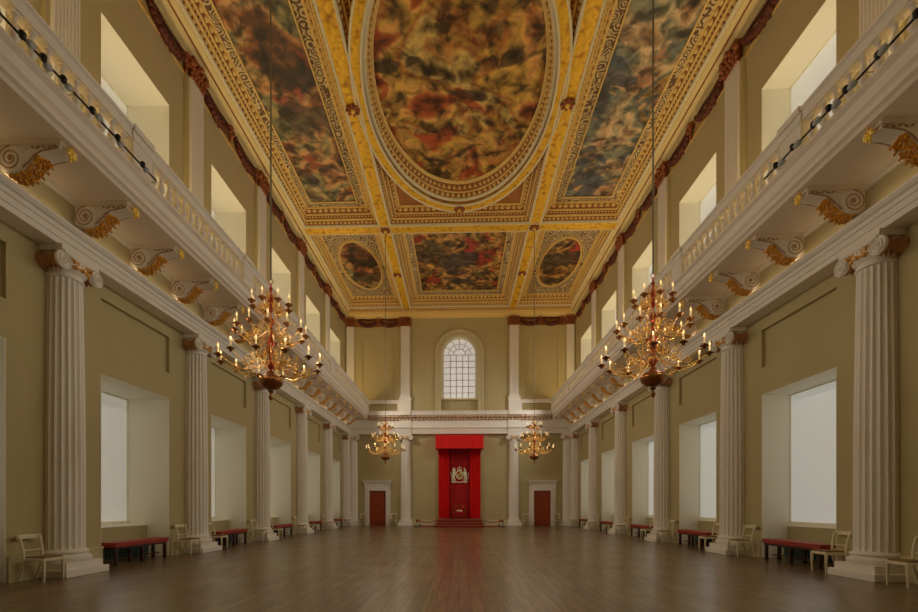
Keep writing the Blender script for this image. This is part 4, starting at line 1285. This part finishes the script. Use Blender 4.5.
dais = empty('dais', (0, 30.65, 0)); tag(dais, 'low stepped dais with red carpet under the canopy', 'dais')
for k, (w, ya, z0, z1) in enumerate(((1.50, 29.0, 0, 0.17), (1.48, 29.35, 0.17, 0.34), (1.46, 29.70, 0.34, 0.50))):
    MB().box(-w, w, ya - 30.65, YE - 0.35 - 30.65, z0, z1).build('step', M['carpet'], dais)
    MB().box(-w - 0.012, w + 0.012, ya - 30.665, ya - 30.64, z1 - 0.035, z1 + 0.008).build('nosing', M['nosing'], dais)
th = empty('throne', (0, 31.15, 0.5)); tag(th, 'small dark red upholstered throne in the middle of the dais', 'throne')
MB().box(-0.36, 0.36, -0.30, 0.25, 0.30, 0.48).build('seat', M['red_deep'], th, bevel=0.03)
mb = MB().prism([(-0.36, 0.45), (-0.36, 0.72), (-0.27, 0.80), (-0.12, 0.86), (0.12, 0.86), (0.27, 0.80), (0.36, 0.72), (0.36, 0.45)], 'y', 0.2, 0.28)
mb.build('backrest', M['red_deep'], th, bevel=0.02)
MB().tube([(-0.38, 0.19, 0.45), (-0.38, 0.19, 0.74), (-0.28, 0.19, 0.83), (-0.12, 0.19, 0.89), (0.12, 0.19, 0.89), (0.28, 0.19, 0.83), (0.38, 0.19, 0.74), (0.38, 0.19, 0.45)], 0.025, 6).build('back_frame', M['brass_dark'], th, smooth=0.8)
for sg in (-1, 1):
    MB().box(sg * 0.33, sg * 0.41, -0.30, 0.25, 0.56, 0.62).box(sg * 0.345, sg * 0.395, -0.28, -0.22, 0.4, 0.57).build('armrest', M['brass_dark'], th)
    for yy in (-0.25, 0.2):
        MB().lathe([(0.03, 0), (0.045, 0.08), (0.03, 0.2), (0.045, 0.31)], (sg * 0.31, yy, 0), 8).build('leg', M['brass_dark'], th, smooth=0.8)
ps = MB(); ps.ball((0, -0.08, 0.54), 0.22, 0.16, 0.07, 12, 6)
tag(ps.build('cushion', M['silver_thread'], None, loc=(0, 31.15, 0.5), smooth=0.9), 'small pale cushion lying on the throne seat', 'cushion')

# posts and ropes beside the dais
def post(loc, label):
    r = empty('barrier_post', loc); tag(r, label, 'barrier post', 'rope barrier posts beside the dais')
    MB().lathe([(0.15, 0), (0.15, 0.02), (0.05, 0.05), (0.022, 0.07)], (0, 0, 0), 14).build('foot', M['dark_wood'], r, smooth=0.6)
    MB().lathe([(0.02, 0.05), (0.02, 0.52)], (0, 0, 0), 10).build('pole', M['dark_wood'], r, smooth=0.6)
    MB().ball((0, 0, 0.55), 0.045).build('ball_top', M['brass'], r, smooth=0.8)
for sg, nm in SIDES:
    post((sg * 2.85, 30.0, 0), 'dark barrier post standing nearer the camera on the %s of the dais' % nm)
    post((sg * 2.75, 31.6, 0), 'dark barrier post standing by the end wall on the %s of the dais' % nm)
    def rope(p, q, sag, label):
        pts = []
        for k in range(13):
            t = k / 12; v = Vector(p).lerp(Vector(q), t); v.z -= sag * (1 - (2 * t - 1) ** 2); pts.append(v)
        tag(MB().tube(pts, 0.03, 7).build('barrier_rope', M['red_seat'], None, smooth=0.8), label, 'rope', 'red barrier ropes')
    rope((sg * 2.85, 30.0, 0.48), (sg * 1.53, 29.9, 0.46), 0.16, 'red rope sagging from barrier post to the %s edge of the dais' % nm)
    rope((sg * 2.85, 30.05, 0.48), (sg * 2.75, 31.56, 0.48), 0.16, 'red rope between the two barrier posts on the %s of the dais' % nm)
    # carpet wings
    tag(MB().box(sg * 1.53, sg * 2.6, 29.9, 31.8, 0.0, 0.02).build('carpet_strip', M['carpet'], None), 'red carpet strip on the floor to the %s of the dais' % nm, 'carpet', 'carpets beside the dais')

# ------------------------------------------------------------------ lights
def area(name, loc, rot, sx, sy, power, col):
    l = bpy.data.lights.new(name, 'AREA'); l.shape = 'RECTANGLE'; l.size = sx; l.size_y = sy; l.energy = power; l.color = col
    o = bpy.data.objects.new(name, l); COL.objects.link(o); o.location = loc; o.rotation_euler = rot
    return o
UPW, CUW, CHW, SPW = 265, 7, 150, 880
def spot(name, loc, target, power, col, size=2.7, rad=0.03):
    l = bpy.data.lights.new(name, 'SPOT'); l.energy = power; l.color = col; l.spot_size = size; l.spot_blend = 0.6; l.shadow_soft_size = rad
    o = bpy.data.objects.new(name, l); COL.objects.link(o); o.location = loc
    d = Vector(target) - Vector(loc); o.rotation_euler = d.to_track_quat('-Z', 'Y').to_euler()
for s, nm in SIDES:
    for y in (5.2, 11.3, 15.9, 20.5, 25.1, 29.2):
        spot('gallery_spot', (s * 6.15, y, 8.25), (-s * 7, y + 1.0, 4.5), SPW, (1.0, 0.98, 0.92) if s > 0 else (1.0, 0.89, 0.76), 2.7, 0.03)
UP = [6.7, 11.3, 15.9, 20.5, 25.1, 29.4]
for s, nm in SIDES:
    for y in UP:
        area('gallery_uplight', (s * 7.75, y, 8.04), (PI, s * 0.28, 0), 0.35, 3.6, UPW, (1.0, 0.76, 0.40))
        area('cornice_uplight', (s * 7.65, y, 6.925), (PI, 0, 0), 0.10, 4.0, CUW, (1.0, 0.72, 0.42))

for x in (-3.66, 3.66):
    for y in (8.76, 22.49):
        for k in range(6):
            a = 2 * PI * (2 * k + 0.25) / 12
            l = bpy.data.lights.new('chandelier_lamp', 'POINT'); l.energy = CHW / 6; l.color = (1.0, 0.86, 0.66); l.shadow_soft_size = 0.02
            o = bpy.data.objects.new('chandelier_lamp', l); COL.objects.link(o)
            o.location = (x + 0.93 * math.cos(a), y + 0.93 * math.sin(a), 4.40)
w = bpy.data.worlds.new('world'); S.world = w; w.use_nodes = True
w.node_tree.nodes['Background'].inputs[0].default_value = (0.6, 0.7, 0.9, 1); w.node_tree.nodes['Background'].inputs[1].default_value = 0.3

# ------------------------------------------------------------------ camera
cam = bpy.data.cameras.new('camera'); co = bpy.data.objects.new('camera', cam); COL.objects.link(co)
cam.sensor_width = 36; cam.sensor_fit = 'HORIZONTAL'
cam.lens = F / 918 * 36
YAW = 0.031
cam.shift_x = (459 - (459.5 - F * math.tan(YAW))) / 918
cam.shift_y = (506 - 306) / 918
cam.clip_start = 0.05; cam.clip_end = 200
co.location = (0, 0, CAMZ)
co.rotation_euler = (PI / 2, 0.0, YAW)
S.camera = co
S.view_settings.view_transform = 'Standard'; S.view_settings.look = 'None'
S.view_settings.gamma = 1; S.view_settings.use_curve_mapping = False
S.view_settings.exposure = -2.02
S.cycles.max_bounces = 8; S.cycles.diffuse_bounces = 5; S.cycles.glossy_bounces = 3
S.cycles.use_denoising = True
S.cycles.sample_clamp_indirect = 6
